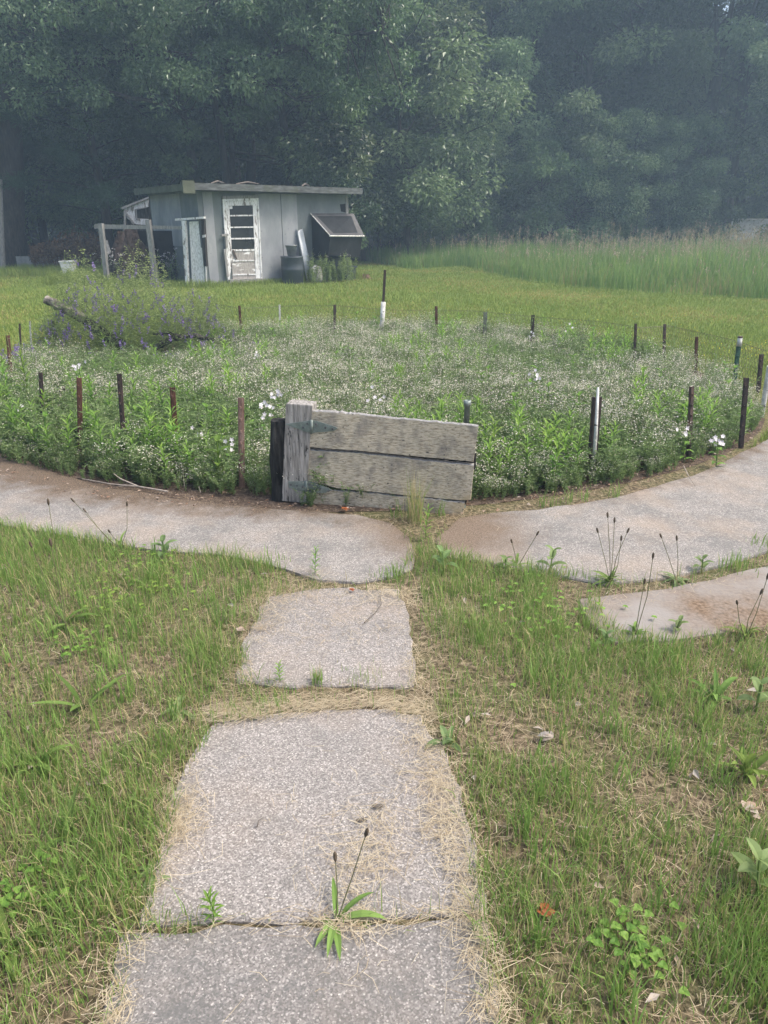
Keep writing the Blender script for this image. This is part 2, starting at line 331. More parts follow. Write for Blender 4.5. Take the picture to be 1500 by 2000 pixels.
M_wood_v = surf("weathered_post", [(.3, (.09, .085, .08)), (.47, (.26, .245, .225)), (.6, (.38, .36, .335)), (.72, (.5, .48, .45))], 9, (9, 9, .6), .9, .6, .008, .15,
                [((.05, .048, .045), 30, .62, .04, (2, 2, .5))])
M_galv = surf("galvanised_steel", [(.35, (.13, .16, .145)), (.55, (.2, .24, .22)), (.7, (.3, .34, .32))], 30, None, .5, .15, .002, .5, [((.16, .13, .1), 50, .66, .05, None)], metal=.2)
M_bolt = surf("bolt_steel", [(.4, (.09, .095, .1)), (.6, (.17, .175, .18))], 60, None, .5, 0, metal=.5)
M_rust = surf("rusty_steel", [(.35, (.055, .028, .02)), (.52, (.135, .065, .045)), (.68, (.2, .11, .08))], 30, (1, 1, .4), .85, .4, .003, .3)
M_rustl = surf("faded_rust", [(.35, (.14, .085, .065)), (.52, (.25, .16, .125)), (.68, (.36, .3, .26))], 25, (1, 1, .3), .85, .4, .003, .3)
M_stakedark = surf("dark_steel", [(.35, (.034, .026, .023)), (.55, (.075, .052, .044)), (.7, (.14, .082, .06))], 30, (1, 1, .4), .75, .4, .003, .4)
M_stakegrey = surf("grey_steel", [(.35, (.13, .13, .12)), (.6, (.24, .24, .22))], 30, (1, 1, .4), .7, .3, .003, .4)
M_stakepale = surf("pale_paint", [(.35, (.35, .35, .32)), (.55, (.6, .6, .57)), (.7, (.75, .75, .72))], 18, (1, 1, .5), .6, .2, .002, .4, [((.1, .09, .08), 22, .62, .03, (1, 1, 2))])
M_stakegreen = surf("green_paint", [(.35, (.03, .08, .055)), (.6, (.06, .14, .1))], 25, None, .55, .2, .002, .4)
M_wire = surf("rusty_wire", [(.4, (.10, .085, .07)), (.6, (.2, .17, .14))], 30, None, .7, 0, metal=.3)
M_panel = surf("grey_panel_paint", [(.3, (.2, .21, .225)), (.5, (.275, .285, .3)), (.7, (.35, .36, .37))], 1.6, (1, 1, .5), .75, .1, .004, .3, [((.06, .06, .06), 13, .69, .02, (1, 1, .6)), ((.2, .22, .22), 2, .6, .1, (1, 1, .4))])
M_paneld = surf("green_grey_panel", [(.3, (.11, .125, .13)), (.5, (.16, .18, .18)), (.7, (.22, .24, .24))], 1.8, (1, 1, .5), .8, .1, .004, .25, [((.05, .05, .05), 12, .7, .02, None)])
M_peel = surf("peeling_white_paint", [(.3, (.5, .5, .5)), (.5, (.68, .69, .7)), (.7, (.78, .78, .79))], 6, (1, 1, .5), .7, .2, .003, .3, [((.17, .15, .13), 9, .585, .03, (2, 2, .5)), ((.3, .28, .26), 30, .6, .03, (2, 2, .3))])
M_peelw = surf("bare_door_panel", [(.3, (.2, .18, .165)), (.5, (.32, .3, .28)), (.7, (.46, .44, .42))], 10, (5, 5, 1), .85, .3, .004, .2, [((.72, .72, .72), 5, .6, .02, (.6, 1, 2.5))])
M_osb = surf("chipboard_whitewash", [(.3, (.35, .34, .33)), (.48, (.68, .68, .68)), (.62, (.84, .84, .84))], 22, (2, 2, .7), .85, .3, .004, .2)
M_glass = surf("dark_glass", [(.4, (.012, .014, .015)), (.6, (.03, .034, .034))], 2, None, .12, 0, spec=.6)
M_roof = surf("roof_edge", [(.3, (.05, .053, .05)), (.5, (.10, .107, .105)), (.7, (.18, .19, .188))], 5, (1, 1, 4), .9, .5, .01, .2, [((.08, .09, .06), 3, .62, .08, None)])
M_moss = surf("mossy_board", [(.3, (.05, .055, .04)), (.5, (.09, .10, .07)), (.7, (.14, .15, .11))], 5, None, .95, .4, .01, .1)
M_tarp = surf("black_tarp", [(.3, (.008, .009, .01)), (.55, (.017, .019, .021)), (.75, (.035, .037, .04))], 3, (1, 1, .6), .7, .5, .03, .2)
M_tarptop = surf("grey_tarp", [(.3, (.03, .03, .03)), (.55, (.055, .055, .057)), (.75, (.09, .088, .086))], 3, None, .6, .5, .03, .4)  # greyer than the black tarp, for the awning's top flap
M_plasticb = surf("dark_plastic", [(.3, (.022, .03, .036)), (.6, (.05, .062, .072))], 4, None, .5, .1, .003, .4)
M_plasticg = surf("grey_plastic", [(.3, (.14, .15, .16)), (.6, (.24, .255, .265))], 5, None, .55, .1, .003, .4)
M_plasticl = surf("pale_gutter", [(.3, (.38, .41, .43)), (.6, (.55, .58, .6))], 5, None, .5, .1, .003, .4)
M_sack = surf("woven_sack", [(.3, (.3, .29, .25)), (.5, (.5, .49, .43)), (.7, (.6, .59, .54))], 8, None, .8, .6, .02, .3, [((.12, .14, .1), 14, .6, .03, None)])
M_white = surf("white_enamel", [(.3, (.5, .52, .53)), (.6, (.72, .73, .73))], 5, None, .4, .1, .003, .5, [((.2, .2, .18), 6, .62, .05, None)])
M_tub = surf("weathered_grey_tub", [(.3, (.17, .17, .16)), (.55, (.27, .27, .26)), (.75, (.34, .34, .33))], 5, None, .7, .2, .004, .3)
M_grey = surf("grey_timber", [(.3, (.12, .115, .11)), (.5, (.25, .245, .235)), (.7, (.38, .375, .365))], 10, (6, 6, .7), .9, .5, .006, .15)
M_net = surf("brown_compost", [(.3, (.02, .015, .013)), (.5, (.055, .04, .034)), (.7, (.11, .085, .075))], 8, None, .97, 1, .05, .1)
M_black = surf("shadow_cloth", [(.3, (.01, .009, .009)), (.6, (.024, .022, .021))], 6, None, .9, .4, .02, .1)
M_blade = surf("twig_bark", [(.3, (.2, .165, .14)), (.6, (.4, .35, .3))], 40, None, .9, .2, .002, .1)
M_twigd = surf("dark_twig", [(.3, (.07, .06, .05)), (.6, (.17, .15, .13))], 60, None, .9, .2, .002, .1)

# ------------------------------------------------------------------ setting: ground, soil, slabs
def sheet(name, poly, z, m, kind='structure', label=None):
    a = Acc(); poly = np.asarray(poly, float); c = poly.mean(0); V = np.concatenate([np.c_[poly, np.full(len(poly), z)], [[*c, z]]])
    k = len(poly); a.add(V, [(i, (i+1) % k, k) for i in range(k)]); o = a.build(name, m); o['kind'] = kind
    if label: o['label'] = label
    return o
sheet("lawn", [(-70, -12), (70, -12), (70, 108), (-70, 108)], 0, M_ground, label="mown lawn and bare ground around the garden bed")
BC, BRX, BRY = np.array([-.35, 7.55]), 4.0, 3.6
ang = np.linspace(0, 2*math.pi, 72, endpoint=False)
BED = np.c_[BC[0] + BRX*np.cos(ang), BC[1] + BRY*np.sin(ang)]
BED[:, 1] += .03*np.sin(ang*5)
sheet("bed_soil", BED * [1, 1], .004, M_soil, label="dark soil of the round flower bed")
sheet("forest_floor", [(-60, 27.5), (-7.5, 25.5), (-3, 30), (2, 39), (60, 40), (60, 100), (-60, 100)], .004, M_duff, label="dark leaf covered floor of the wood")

def densify(pts, step, jit):
    out = []
    for i in range(len(pts)):
        a, b = np.array(pts[i]), np.array(pts[(i+1) % len(pts)]); k = max(1, int(np.linalg.norm(b - a) / step))
        for j in range(k):
            p = a + (b - a) * j / k
            out.append(p + (rng.normal(0, jit, 2) if j else 0))
    return np.array(out)
SLABS = []
def slab(name, pxs, m, label, top=.014, extra=None, step=.05, jit=.008):
    pts = [P(x, y, top)[:2] if abs(x) < 9000 else None for x, y in pxs] if extra is None else [P(*p, top)[:2] if not isinstance(p, np.ndarray) else p for p in extra]
    poly = densify(pts, step, jit); SLABS.append(poly)
    from mathutils.geometry import tessellate_polygon
    T = tessellate_polygon([[Vector((x, y, 0)) for x, y in poly]]); k = len(poly); a = Acc()
    c = poly.mean(0); inn = poly + nrm(c - poly) * .006
    V = np.concatenate([np.c_[inn, np.full(k, top)], np.c_[poly, np.full(k, top - .007)], np.c_[poly, np.full(k, -.03)]])
    F = [tuple(t) for t in T]
    for i in range(k):
        j = (i + 1) % k; F += [(i, k+i, k+j), (i, k+j, j), (k+i, 2*k+i, 2*k+j), (k+i, 2*k+j, k+j)]
    a.add(V, F); o = a.build(name, m); o['kind'] = 'structure'; o['label'] = label
    bp = o.data; return o
N2 = lambda x, y: np.array([x, y], float)
slab("path", [(235, 1824), (480, 1806), (760, 1800), (950, 1789), (1005, 2060), (1030, 2350), (130, 2350), (185, 2050)], M_conc_near, "nearest concrete slab with dark lichen stains")
slab("path", [(268, 1807), (326, 1600), (362, 1490), (415, 1412), (520, 1394), (640, 1384), (760, 1382), (822, 1394), (874, 1470), (920, 1620), (950, 1781), (760, 1790), (480, 1797)], M_conc, "pale middle concrete slab edged with straw")
slab("path", [(462, 1330), (470, 1260), (520, 1165), (640, 1148), (780, 1150), (800, 1200), (812, 1290), (808, 1338), (640, 1338)], M_conc, "small far concrete slab with dry clippings")
lc = [N2(-3.6, 4.05), N2(-4.9, 5.0), N2(-5.7, 6.4), N2(-5.0, 6.8), N2(-4.1, 6.1)]
slab("pavement", None, M_conc_ring, "curved concrete pavement along the front of the bed", extra=[(0, 868), (60, 903), (120, 928), (230, 955), (380, 978), (540, 995), (700, 1006), (765, 1022), (800, 1050), (812, 1080), (806, 1108), (770, 1125), (700, 1137), (620, 1132), (560, 1112), (450, 1086), (300, 1074), (200, 1058), (80, 1038), (0, 1024)] + lc, step=.12)
rc = [N2(3.9, 4.6), N2(4.75, 5.8), N2(4.0, 6.2)]
slab("pavement", None, M_conc_ring, "curved concrete pavement on the sandy side of the gate", extra=[(850, 1052), (895, 1012), (960, 1002), (1050, 996), (1200, 972), (1350, 930), (1430, 893), (1500, 858)] + rc[::-1] + [(1500, 1076), (1400, 1106), (1280, 1131), (1180, 1140), (1100, 1125), (940, 1096), (862, 1086)], step=.12)
slab("pavement", None, M_sand, "lower sand covered slab branching away beside the lawn", extra=[(1130, 1170), (1300, 1150), (1420, 1122), (1500, 1105), N2(2.9, 3.3), N2(3.6, 3.1), N2(2.9, 2.6), (1500, 1228), (1350, 1245), (1200, 1255), (1150, 1215)], step=.1, top=.014)
def on_slab(X, Y, grow=0.0):
    r_ = np.zeros(len(X), bool)
    for s in SLABS:
        c = s.mean(0); r_ |= inside(c + (s - c) * (1 + grow / max(.3, np.ptp(s, axis=0).min()/2)), X, Y)
    return r_
def in_bed(X, Y, k=1.0): return ((X - BC[0])/(BRX*k))**2 + ((Y - BC[1])/(BRY*k))**2 < 1
def in_view(X, Y, m=.5):
    return np.abs(X) < (Y*.926 + .6) * .536 + m
# sand drift on the pavement by the gate and rim soil
TG = [tuple(P(*p)[:2]) for p in [(905, 520), (1000, 545), (1100, 560), (1250, 572), (1500, 586)]] + [(12, 14.5), (22, 15), (24, 36), (4, 37), (-1.2, 36), (-.6, 31), (1, 26)]
def in_tall(X, Y): return inside(TG, X, Y)

# ------------------------------------------------------------------ woodland prototypes
def gen_tree(seed, H, Rr, cb, nl, ll, nlimb=20, r0=None, multi=1, spread=.72):
    g = np.random.default_rng(seed); tr, cr = Acc(), Acc(); r0 = r0 or .012*H + .05; clumps = []
    for sN in range(multi):
        az0 = g.uniform(0, 6.28); off = 0 if multi == 1 else .35; lean = (0 if multi == 1 else g.uniform(.08, .2))
        k = 9; zz = np.linspace(0, .93*H*(1 - .08*sN), k); wob = np.cumsum(g.normal(0, .012*H, (k, 2)), 0); wob[0] = 0
        pts = np.c_[wob[:, 0] + math.cos(az0)*(off*.3 + lean*zz), wob[:, 1] + math.sin(az0)*(off*.3 + lean*zz), zz]
        rad = r0 * (1 - np.linspace(0, 1, k)**.9 * .9); rad[0] *= 1.35; tube(tr, pts, rad, 8)
        for i in range(nlimb // multi):
            t = g.uniform(max(.12, cb/H), .97); p0 = np.array([np.interp(t, np.linspace(0, .93, k), pts[:, j]) for j in range(3)])
            az = az0 + 2.4*i + g.uniform(-.4, .4); u = (t*H - cb)/max(.1, H - cb); prof = math.sqrt(max(.06, 1 - ((u - .42)/.62)**2))
            Ln = Rr*prof*g.uniform(.65, 1.12); el = g.uniform(.15, .75) + .3*u; d = np.array([math.cos(az)*math.cos(el), math.sin(az)*math.cos(el), math.sin(el)])
            q = [p0]
            for _ in range(4):
                d = nrm(d + g.normal(0, .18, 3) + np.array([0, 0, -.05])); q.append(q[-1] + d*Ln/4)
            q = np.array(q); tube(tr, q, np.linspace(max(.02, r0*.3*(1 - .6*t)), .012, 5), 5)
            clumps += [(q[-1], 1.), (q[3], .9), (q[2] + g.normal(0, .15, 3), .7)]
            for _ in range(3):
                b0 = q[g.integers(2, 5)]; dd = nrm(d + g.normal(0, .7, 3)); b1 = b0 + dd*Ln*g.uniform(.2, .42)
                tube(tr, [b0, (b0+b1)/2 + g.normal(0, .06, 3), b1], [.025, .017, .008], 4); clumps.append((b1, .9))
        clumps.append((pts[-1], 1.))
    cc = np.array([c for c, _ in clumps]); keepc = g.uniform(0, 1, len(clumps)) < .6; cc = cc[keepc]; clumps = [c for c, k_ in zip(clumps, keepc) if k_]; ww = np.array([x for _, x in clumps]) * g.uniform(.4, 1.6, len(clumps)); cnt = np.maximum(4, (nl*ww/ww.sum()).astype(int))
    idx = np.repeat(np.arange(len(cc)), cnt); N = len(idx); rad = (spread*g.uniform(.6, 1.3, len(cc)))[idx][:, None]
    o = nrm(g.normal(size=(N, 3))) * (g.uniform(0, 1, (N, 1))**.45) * rad * np.array([[1.15, 1.15, .72]])
    d = (nrm(o)*.8 + g.normal(0, .6, (N, 3)))*[[1, 1, .75]] + np.array([[0, 0, -.35]])
    ti = np.clip((g.uniform(0, .8, len(cc))[idx] + g.uniform(-.1, .35, N)), 0, 1)
    l = ll * g.uniform(.65, 1.25, N); pos = cc[idx] + o; pos[:, 2] = np.maximum(pos[:, 2], .06)
    leaves(cr, pos, d, l, l*.55, 0, ti)
    return tr.mesh("trunk", M_bark, True), cr
def gen_pine(seed, H, Rr, cb, nb, nn, nlen, nw):
    g = np.random.default_rng(seed); tr, cr = Acc(), Acc(); k = 8; zz = np.linspace(0, H, k)
    pts = np.c_[np.cumsum(g.normal(0, .006*H, (k, 2)), 0) * (zz[:, None] > 0), zz]; tube(tr, pts, np.linspace(.012*H + .02, .01, k), 7)
    C, DD = [], []
    for i in range(nb):
        u = (i + g.uniform(0, 1))/nb; z = cb + (H - cb)*u**.9; az = 2.4*i + g.uniform(-.3, .3); Ln = Rr*(1 - u)**.75*g.uniform(.7, 1.1) + .05*Rr
        p = np.array([np.interp(z, zz, pts[:, 0]), np.interp(z, zz, pts[:, 1]), z]); el = .25 + .5*u; q = [p]
        for s in range(5):
            d = np.array([math.cos(az)*math.cos(el), math.sin(az)*math.cos(el), math.sin(el)]); q.append(q[-1] + d*Ln/5); el -= .12; az += g.normal(0, .06)
        q = np.array(q); tube(tr, q, np.linspace(.03*Rr/4 + .004, .004, 6), 4)
        m = max(3, int(9*Ln/Rr) + 2)
        for s in range(m):
            f = g.uniform(.25, 1)*5; j = min(4, int(f)); c = q[j] + (q[j+1] - q[j])*(f - j)
            sd_ = nrm(d + g.normal(0, .75, 3)*np.array([1, 1, .35])); L2 = Ln*.2
            for h_ in (0, .5, 1): C.append(c + sd_*L2*h_ + g.normal(0, .03*Rr/4, 3)); DD.append(sd_)
    C, DD = np.array(C), np.array(DD); per = max(4, nn // len(C)); idx = np.repeat(np.arange(len(C)), per); N = len(idx)
    d = nrm(DD[idx]*.9 + g.normal(0, .6, (N, 3)) + [0, 0, .18]); leaves(cr, C[idx] + g.normal(0, nlen*.4, (N, 3)), d, nlen*g.uniform(.7, 1.3, N), nw, 0, np.clip(g.uniform(.0, .5, len(C))[idx] + g.uniform(0, .5, N), 0, 1))
    return tr.mesh("trunk", M_bark, True), cr
PROTO = {}
def proto(key, pr, m=None): PROTO[key] = (pr[0], pr[1].mesh("crown", m or M_leaf))
proto('a', gen_tree(11, 15, 4.2, 1.4, 52000, .19, 44))
proto('b', gen_tree(12, 17, 3.6, 2.2, 48000, .18, 44))
proto('c', gen_tree(13, 16, 4.6, 4.2, 40000, .185, 33, multi=3))
proto('d', gen_tree(14, 8, 3.0, 0.5, 34000, .17, 36))
proto('e', gen_tree(15, 4.6, 1.9, .4, 14000, .15, 22, r0=.06, spread=.42), M_leaf2)
proto('f', gen_tree(16, 3.0, 1.8, .15, 12000, .14, 20, r0=.04, spread=.4))
proto('p', gen_pine(17, 17, 5.0, 1.6, 64, 60000, .3, .012), M_needle)
proto('s', gen_pine(18, 2.0, .75, .12, 34, 6000, .11, .006), leafmat("young_needles", [(0, (.06, .12, .05)), (1, (.13, .22, .09))], .25, .1))
def put_tree(name, label, cat, key, px, Y, sc=1.0, group=None, x=None, yaw=None, z=0):
    X = D(px, 500, Y)[0] if x is None else x
    o = thing(name, label, cat, (X, Y, z), group); o.rotation_euler[2] = rng.uniform(0, 6.28) if yaw is None else yaw; o.scale = (sc*rng.uniform(.92, 1.1), sc*rng.uniform(.92, 1.1), sc)
    for nm, me in zip(("trunk", "crown"), PROTO[key]):
        c = bpy.data.objects.new(nm, me); COL.objects.link(c); c.parent = o
    return o

G1 = "trees along the front of the wood"
T = [  # px, Y, proto, scale, label
    (585, 30.0, 'a', 1.0, "big leafy tree standing behind the shed roof above its door"),
    (700, 31.5, 'a', 1.08, "full crowned tree bulging out beyond the low end of the shed roof"),
    (800, 32.5, 'd', 1.15, "rounded tree with foliage down to the lawn beside the black awning"),
    (455, 29.0, 'c', .9, "slim several stemmed tree straight behind the shed's roof corner"),
    (330, 30.5, 'b', .95, "narrow dark tree between the pine and the shed"),
    (870, 38.5, 'b', 1.0, "tall narrow tree rising behind the lone pine saplings"),
    (960, 39.5, 'a', 1.0, "broad tree at the middle of the wood edge"),
    (1040, 40.5, 'c', 1.15, "tree of several bare dark stems that fork high up"),
    (1130, 39.0, 'b', 1.05, "tall slender tree beside the forked stems"),
    (1225, 40.5, 'a', 1.05, "spreading tree above the reddish grass seed heads"),
    (1320, 41.0, 'c', 1.1, "thin stemmed tree under the bright gap in the leaves"),
    (1405, 40.0, 'c', 1.2, "leaning dark trunked tree in front of the white trailer"),
    (1540, 37.5, 'a', 1.0, "leafy tree at the right-hand end of the wood"),
    (920, 37.0, 'd', .7, "low dark tree with a skirt of leaves behind the saplings"),
    (1055, 36.0, 'e', 1.0, "pale bushy young tree glowing lighter than the wood behind"),
    (1165, 37.5, 'd', .72, "low spreading tree beneath the slender tall one"),
    (1290, 38.0, 'd', .7, "dull green low tree over the tallest meadow grass"),
    (1545, 36.5, 'e', 1.15, "pale leafy young tree at the right edge beside the white trailer"),
    (745, 34.5, 'f', 1.2, "dark shrub on the lawn edge right of the black awning"),
    (840, 35.5, 'f', 1.1, "dark shrub between the lone saplings and the round tree"),
    (1000, 36.5, 'f', 1.0, "shrub at the foot of the pale bushy young tree"),
    (1115, 37.0, 'f', 1.15, "shrub tucked under the low spreading tree"),
    (1365, 38.0, 'f', 1.0, "shrub in shade left of the white trailer"),
    (640, 27.5, 'f', .9, "shrub close behind the shed's right wall"),
    (60, 31.0, 'b', 1.0, "dark tree directly behind the big oak trunk"),
    (-60, 29.0, 'd', 1.0, "low tree in deep shade left of the big oak"),
    (200, 32.0, 'd', .9, "low dark tree behind the brown dead fronds"),
]
for px, Y, k, s_, lb in T: put_tree("shrub" if k == 'f' else "broadleaf_tree", lb, "shrub" if k == 'f' else "tree", k, px, Y, s_, G1 if k != 'f' else "shrubs along the wood edge")
put_tree("pine_tree", "dark soft needled pine with low boughs left of the shed", "tree", 'p', 215, 28.5, .85, "tall pines by the shed", yaw=.5)
put_tree("pine_tree", "second dark pine half hidden between the oak trunk and the shed", "tree", 'p', 90, 32.0, .9, "tall pines by the shed", yaw=2.1)
for px, Y, s_, lb in [(862, 33.5, 1.0, "small pine sapling on the lawn edge nearest the shed"), (950, 33.8, .85, "small pine sapling left of the tan grass clump"), (1238, 36.0, 1.0, "small pine sapling poking above the meadow seed heads")]:
    put_tree("pine_sapling", lb, "sapling", 's', px, Y, s_, "pine saplings in front of the wood")
for i in range(44):
    row = i % 2; Y = (46 if row == 0 else 52) + rng.uniform(-2, 2); x = -34 + (i // 2) * 3.1 + rng.uniform(-1, 1) + row*1.5
    if row == 0 and x < -6: Y -= 9
    pxx = 750 + 1400*x/(Y*.926 + .6); sc_ = rng.uniform(1.0, 1.25) if not 1285 < pxx < 1470 else .6
    put_tree("broadleaf_tree", "leafy tree deep in the wood behind the front row of trees", "tree", 'abca'[i % 4] if i % 5 else 'd', 0, Y, sc_, "trees deep in the wood", x=x)
# far wood: one mass of trunks and leaves behind everything
a = Acc(); N = 170000
pos = np.c_[rng.uniform(-52, 52, N), 66 + rng.normal(0, 2.6, N), rng.uniform(.2, 21, N)]
keep = smooth_noise(pos[:, 0], pos[:, 2], 2.2, 3) > -.8 - 1.6*(pos[:, 2] < 11); hc = D(1385, 22, 66); keep &= ~((((pos[:, 0] - hc[0])/4.2)**2 + ((pos[:, 2] - hc[2])/3.4)**2 < 1 + .5*rng.normal(size=N))); pos = pos[keep]; N = len(pos)
leaves(a, pos, rng.normal(size=(N, 3)) + [0, 0, -.3], .42, .28, 0, rng.uniform(0, 1, N))
for i in range(60):
    x = rng.uniform(-50, 50); tube(a, [(x, 66, 0), (x + rng.normal(0, .4), 66, 8), (x + rng.normal(0, 1), 66, 18)], [.25, .18, .05], 6, 1)
tag(a.build("far_wood", [M_leaf, M_bark]), "far wood reading as one dark mass behind the trees", kind='stuff')

# ------------------------------------------------------------------ the big oak with its overhanging limbs
oakY = 27.0; base = D(22, 523, oakY); base[2] = 0
oak = thing("oak_tree", "big old oak with a thick dark trunk and long limb reaching over the shed", "tree", base)
a = Acc()
tr = [D(20, 523, oakY), D(21, 480, oakY), D(22, 400, oakY), D(20, 300, oakY), D(14, 180, oakY), D(4, 40, oakY), D(-20, -150, oakY), D(-40, -380, oakY)]
tr[0][2] = -.05; tube(a, tr, [.62, .46, .42, .4, .37, .32, .24, .1], 14, jit=.03)
limbs = [[(18, 230, 27), (60, 175, 26.6), (130, 135, 26), (220, 112, 25.4), (320, 102, 25), (420, 122, 24.6), (500, 152, 24.2), (575, 190, 24)],
         [(14, 170, 27), (80, 80, 26), (170, 20, 25), (280, -50, 24.5), (400, -120, 24)],
         [(420, 122, 24.6), (520, 110, 24), (640, 75, 23.6), (740, 60, 23.3)],
         [(220, 112, 25.4), (330, 40, 24.8), (460, -10, 24.3), (600, -60, 24)],
         [(130, 135, 26), (180, 175, 25.2), (260, 190, 24.6), (350, 215, 24.2)],
         [(10, 120, 27), (-100, 60, 26.5), (-220, 60, 26)],
         [(20, 250, 27), (-70, 190, 26), (-160, 190, 25)],
         [(4, 40, 27), (120, -80, 27), (300, -200, 27), (480, -260, 27)]]
LP = []
for li, lm in enumerate(limbs):
    q = np.array([D(*t) for t in lm]); ts = np.linspace(0, len(q) - 1, 4*len(q)); q = np.stack([np.interp(ts, np.arange(len(q)), q[:, j]) for j in range(3)], 1); q += rng.normal(0, .035, q.shape)
    r_ = .2 if li < 2 else .11; tube(a, q, np.linspace(r_, .035, len(q)), 8, jit=.05); LP += list(q[3:])
LP = np.array(LP); cl = []
for i in range(430):
    c = D(rng.uniform(-230, 800) if i % 3 else rng.uniform(150, 760), rng.triangular(-260, 40, 262), rng.uniform(22.8, 27.5)); dd = np.linalg.norm(LP - c, axis=1); j = int(dd.argmin())
    if dd[j] > 1.9: c = LP[j] + (c - LP[j]) * 1.9/dd[j]
    mid = (LP[j] + c)/2 + rng.normal(0, .1, 3); tube(a, [LP[j], mid, c], [.03, .02, .008], 4); cl.append(c)
a.build("trunk", M_bark, oak, True)
cl = np.array(cl); idx = np.repeat(np.arange(len(cl)), rng.integers(60, 230, len(cl))); N = len(idx); a = Acc()
o = nrm(rng.normal(size=(N, 3)))*rng.uniform(0, 1, (N, 1))**.5*[[.55, .55, .34]]
leaves(a, cl[idx] + o, nrm(o)*.7 + rng.normal(0, .6, (N, 3)) + [0, 0, -.4], .14*rng.uniform(.7, 1.3, N), .07, 0, np.clip(rng.uniform(0, .5, len(cl))[idx] + rng.uniform(0, .5, N), 0, 1))
a.build("crown", M_leaf, oak)

# ------------------------------------------------------------------ shed
C0 = P(402, 560); C1 = P(682, 545); U = nrm(C1 - C0); Vv = np.array([-U[1], U[0], 0]); LEN = np.linalg.norm(C1 - C0); DEP = 3.5
FR = Plane(C0, U); LW = Plane(C0, Vv)
SL = lambda a_, b_, z: C0 + U*a_ + Vv*b_ + np.array([0, 0, z])
shed = thing("garden_shed", "weathered grey shed with a low flat roof at the wood's edge", "shed", C0)
a = Acc(); ZR0, ZR1 = 2.28, 2.27
hexa(a, [SL(0, 0, -.02), SL(LEN, 0, -.02), SL(LEN, DEP, -.02), SL(0, DEP, -.02), SL(0, 0, ZR0), SL(LEN, 0, ZR1), SL(LEN, DEP, ZR1), SL(0, DEP, ZR0)])
a.build("wall", M_paneld, shed)
def front_panel(x0, x1, m, name="wall_panel", yt=360, yb=560, lab=None, o1=.02):
    a = Acc(); A, B = FR.hit(x0, 470), FR.hit(x1, 470)
    f = lambda p, z, o_: np.array([p[0], p[1], z]) + FR.n*o_
    ta, tb = [ZR0 + (ZR1 - ZR0)*((p - C0) @ U)/LEN - .03 for p in (A, B)]
    hexa(a, [f(A, .05, .001), f(B, .05, .001), f(B, tb, .001), f(A, ta, .001), f(A, .05, o1), f(B, .05, o1), f(B, tb, o1), f(A, ta, o1)])
    o_ = a.build(name, m, shed)
    if lab: o_['label'] = lab
front_panel(402.5, 421, M_panel, lab="narrow light panel at the shed corner")
front_panel(503, 551, M_panel, lab="light grey panel with flaking paint beside the door")
front_panel(552, 582, M_panel, lab="light grey panel behind the leaning pipe", o1=.024)
front_panel(676, 681, M_grey, "corner_trim")
for b0, b1, m in [(.0, .55, M_paneld), (.56, 1.15, M_paneld), (1.16, 1.9, M_panel), (1.91, 3.38, M_panel)]:
    a = Acc(); n_ = -U
    q = [SL(0, b0, .95), SL(0, b1, .95), SL(0, b1, ZR0 - .04), SL(0, b0, ZR0 - .04)]
    hexa(a, [p + n_*.001 for p in q] + [p + n_*.02 for p in q]); a.build("wall_panel", m, shed)
# roof: sloping deck with a thick fascia and overhang
a = Acc(); ov = .34
def rz(a_): return ZR0 + .002 + (ZR1 - ZR0)*a_/LEN
def deck(acc, a0, a1, b0, b1, th, dz=0, mi=0): hexa(acc, [SL(a_, b_, rz(a_) + dz + k) for k in (0, th) for a_, b_ in ((a0, b0), (a1, b0), (a1, b1), (a0, b1))], mi)
deck(a, -.3, LEN + .24, -ov, DEP + .2, .11, .02); roof = a.build("roof", M_roof, shed)
a = Acc(); deck(a, -.32, LEN + .26, -ov - .03, -ov - .002, .155, 0); a.build("fascia", M_roof, roof)
a = Acc(); deck(a, -.34, -.302, -ov + .0, DEP + .22, .16, -.02); o_ = a.build("fascia", M_moss, roof); o_['label'] = "mossy dark side fascia"
a = Acc(); boxat(a, SL(-.36, -ov + .02, rz(0) + .06), .3, .12, .28, math.atan2(U[1], U[0])); a.build("bracket", M_moss, roof)
for (q0, q1) in [((480, 352), (540, 357)), ((430, 350), (470, 356)), ((610, 358), (640, 362))]:
    a = Acc(); p0, p1 = FR.hit(*q0, -.6), FR.hit(*q1, -1.0); p0[2] = rz(1.5) + .2; p1[2] = rz(2) + .24
    tube(a, [p0, (p0+p1)/2 + [0, 0, .05], p1], [.02, .025, .012], 5)
    tag(a.build("fallen_branch", M_twigd), {480: "bare fallen branch lying on the shed roof above the door", 430: "short bare branch lying on the shed roof by its mossy corner", 610: "short bare branch lying toward the low end of the shed roof"}[q0[0]], "branch", "branches on the shed roof")
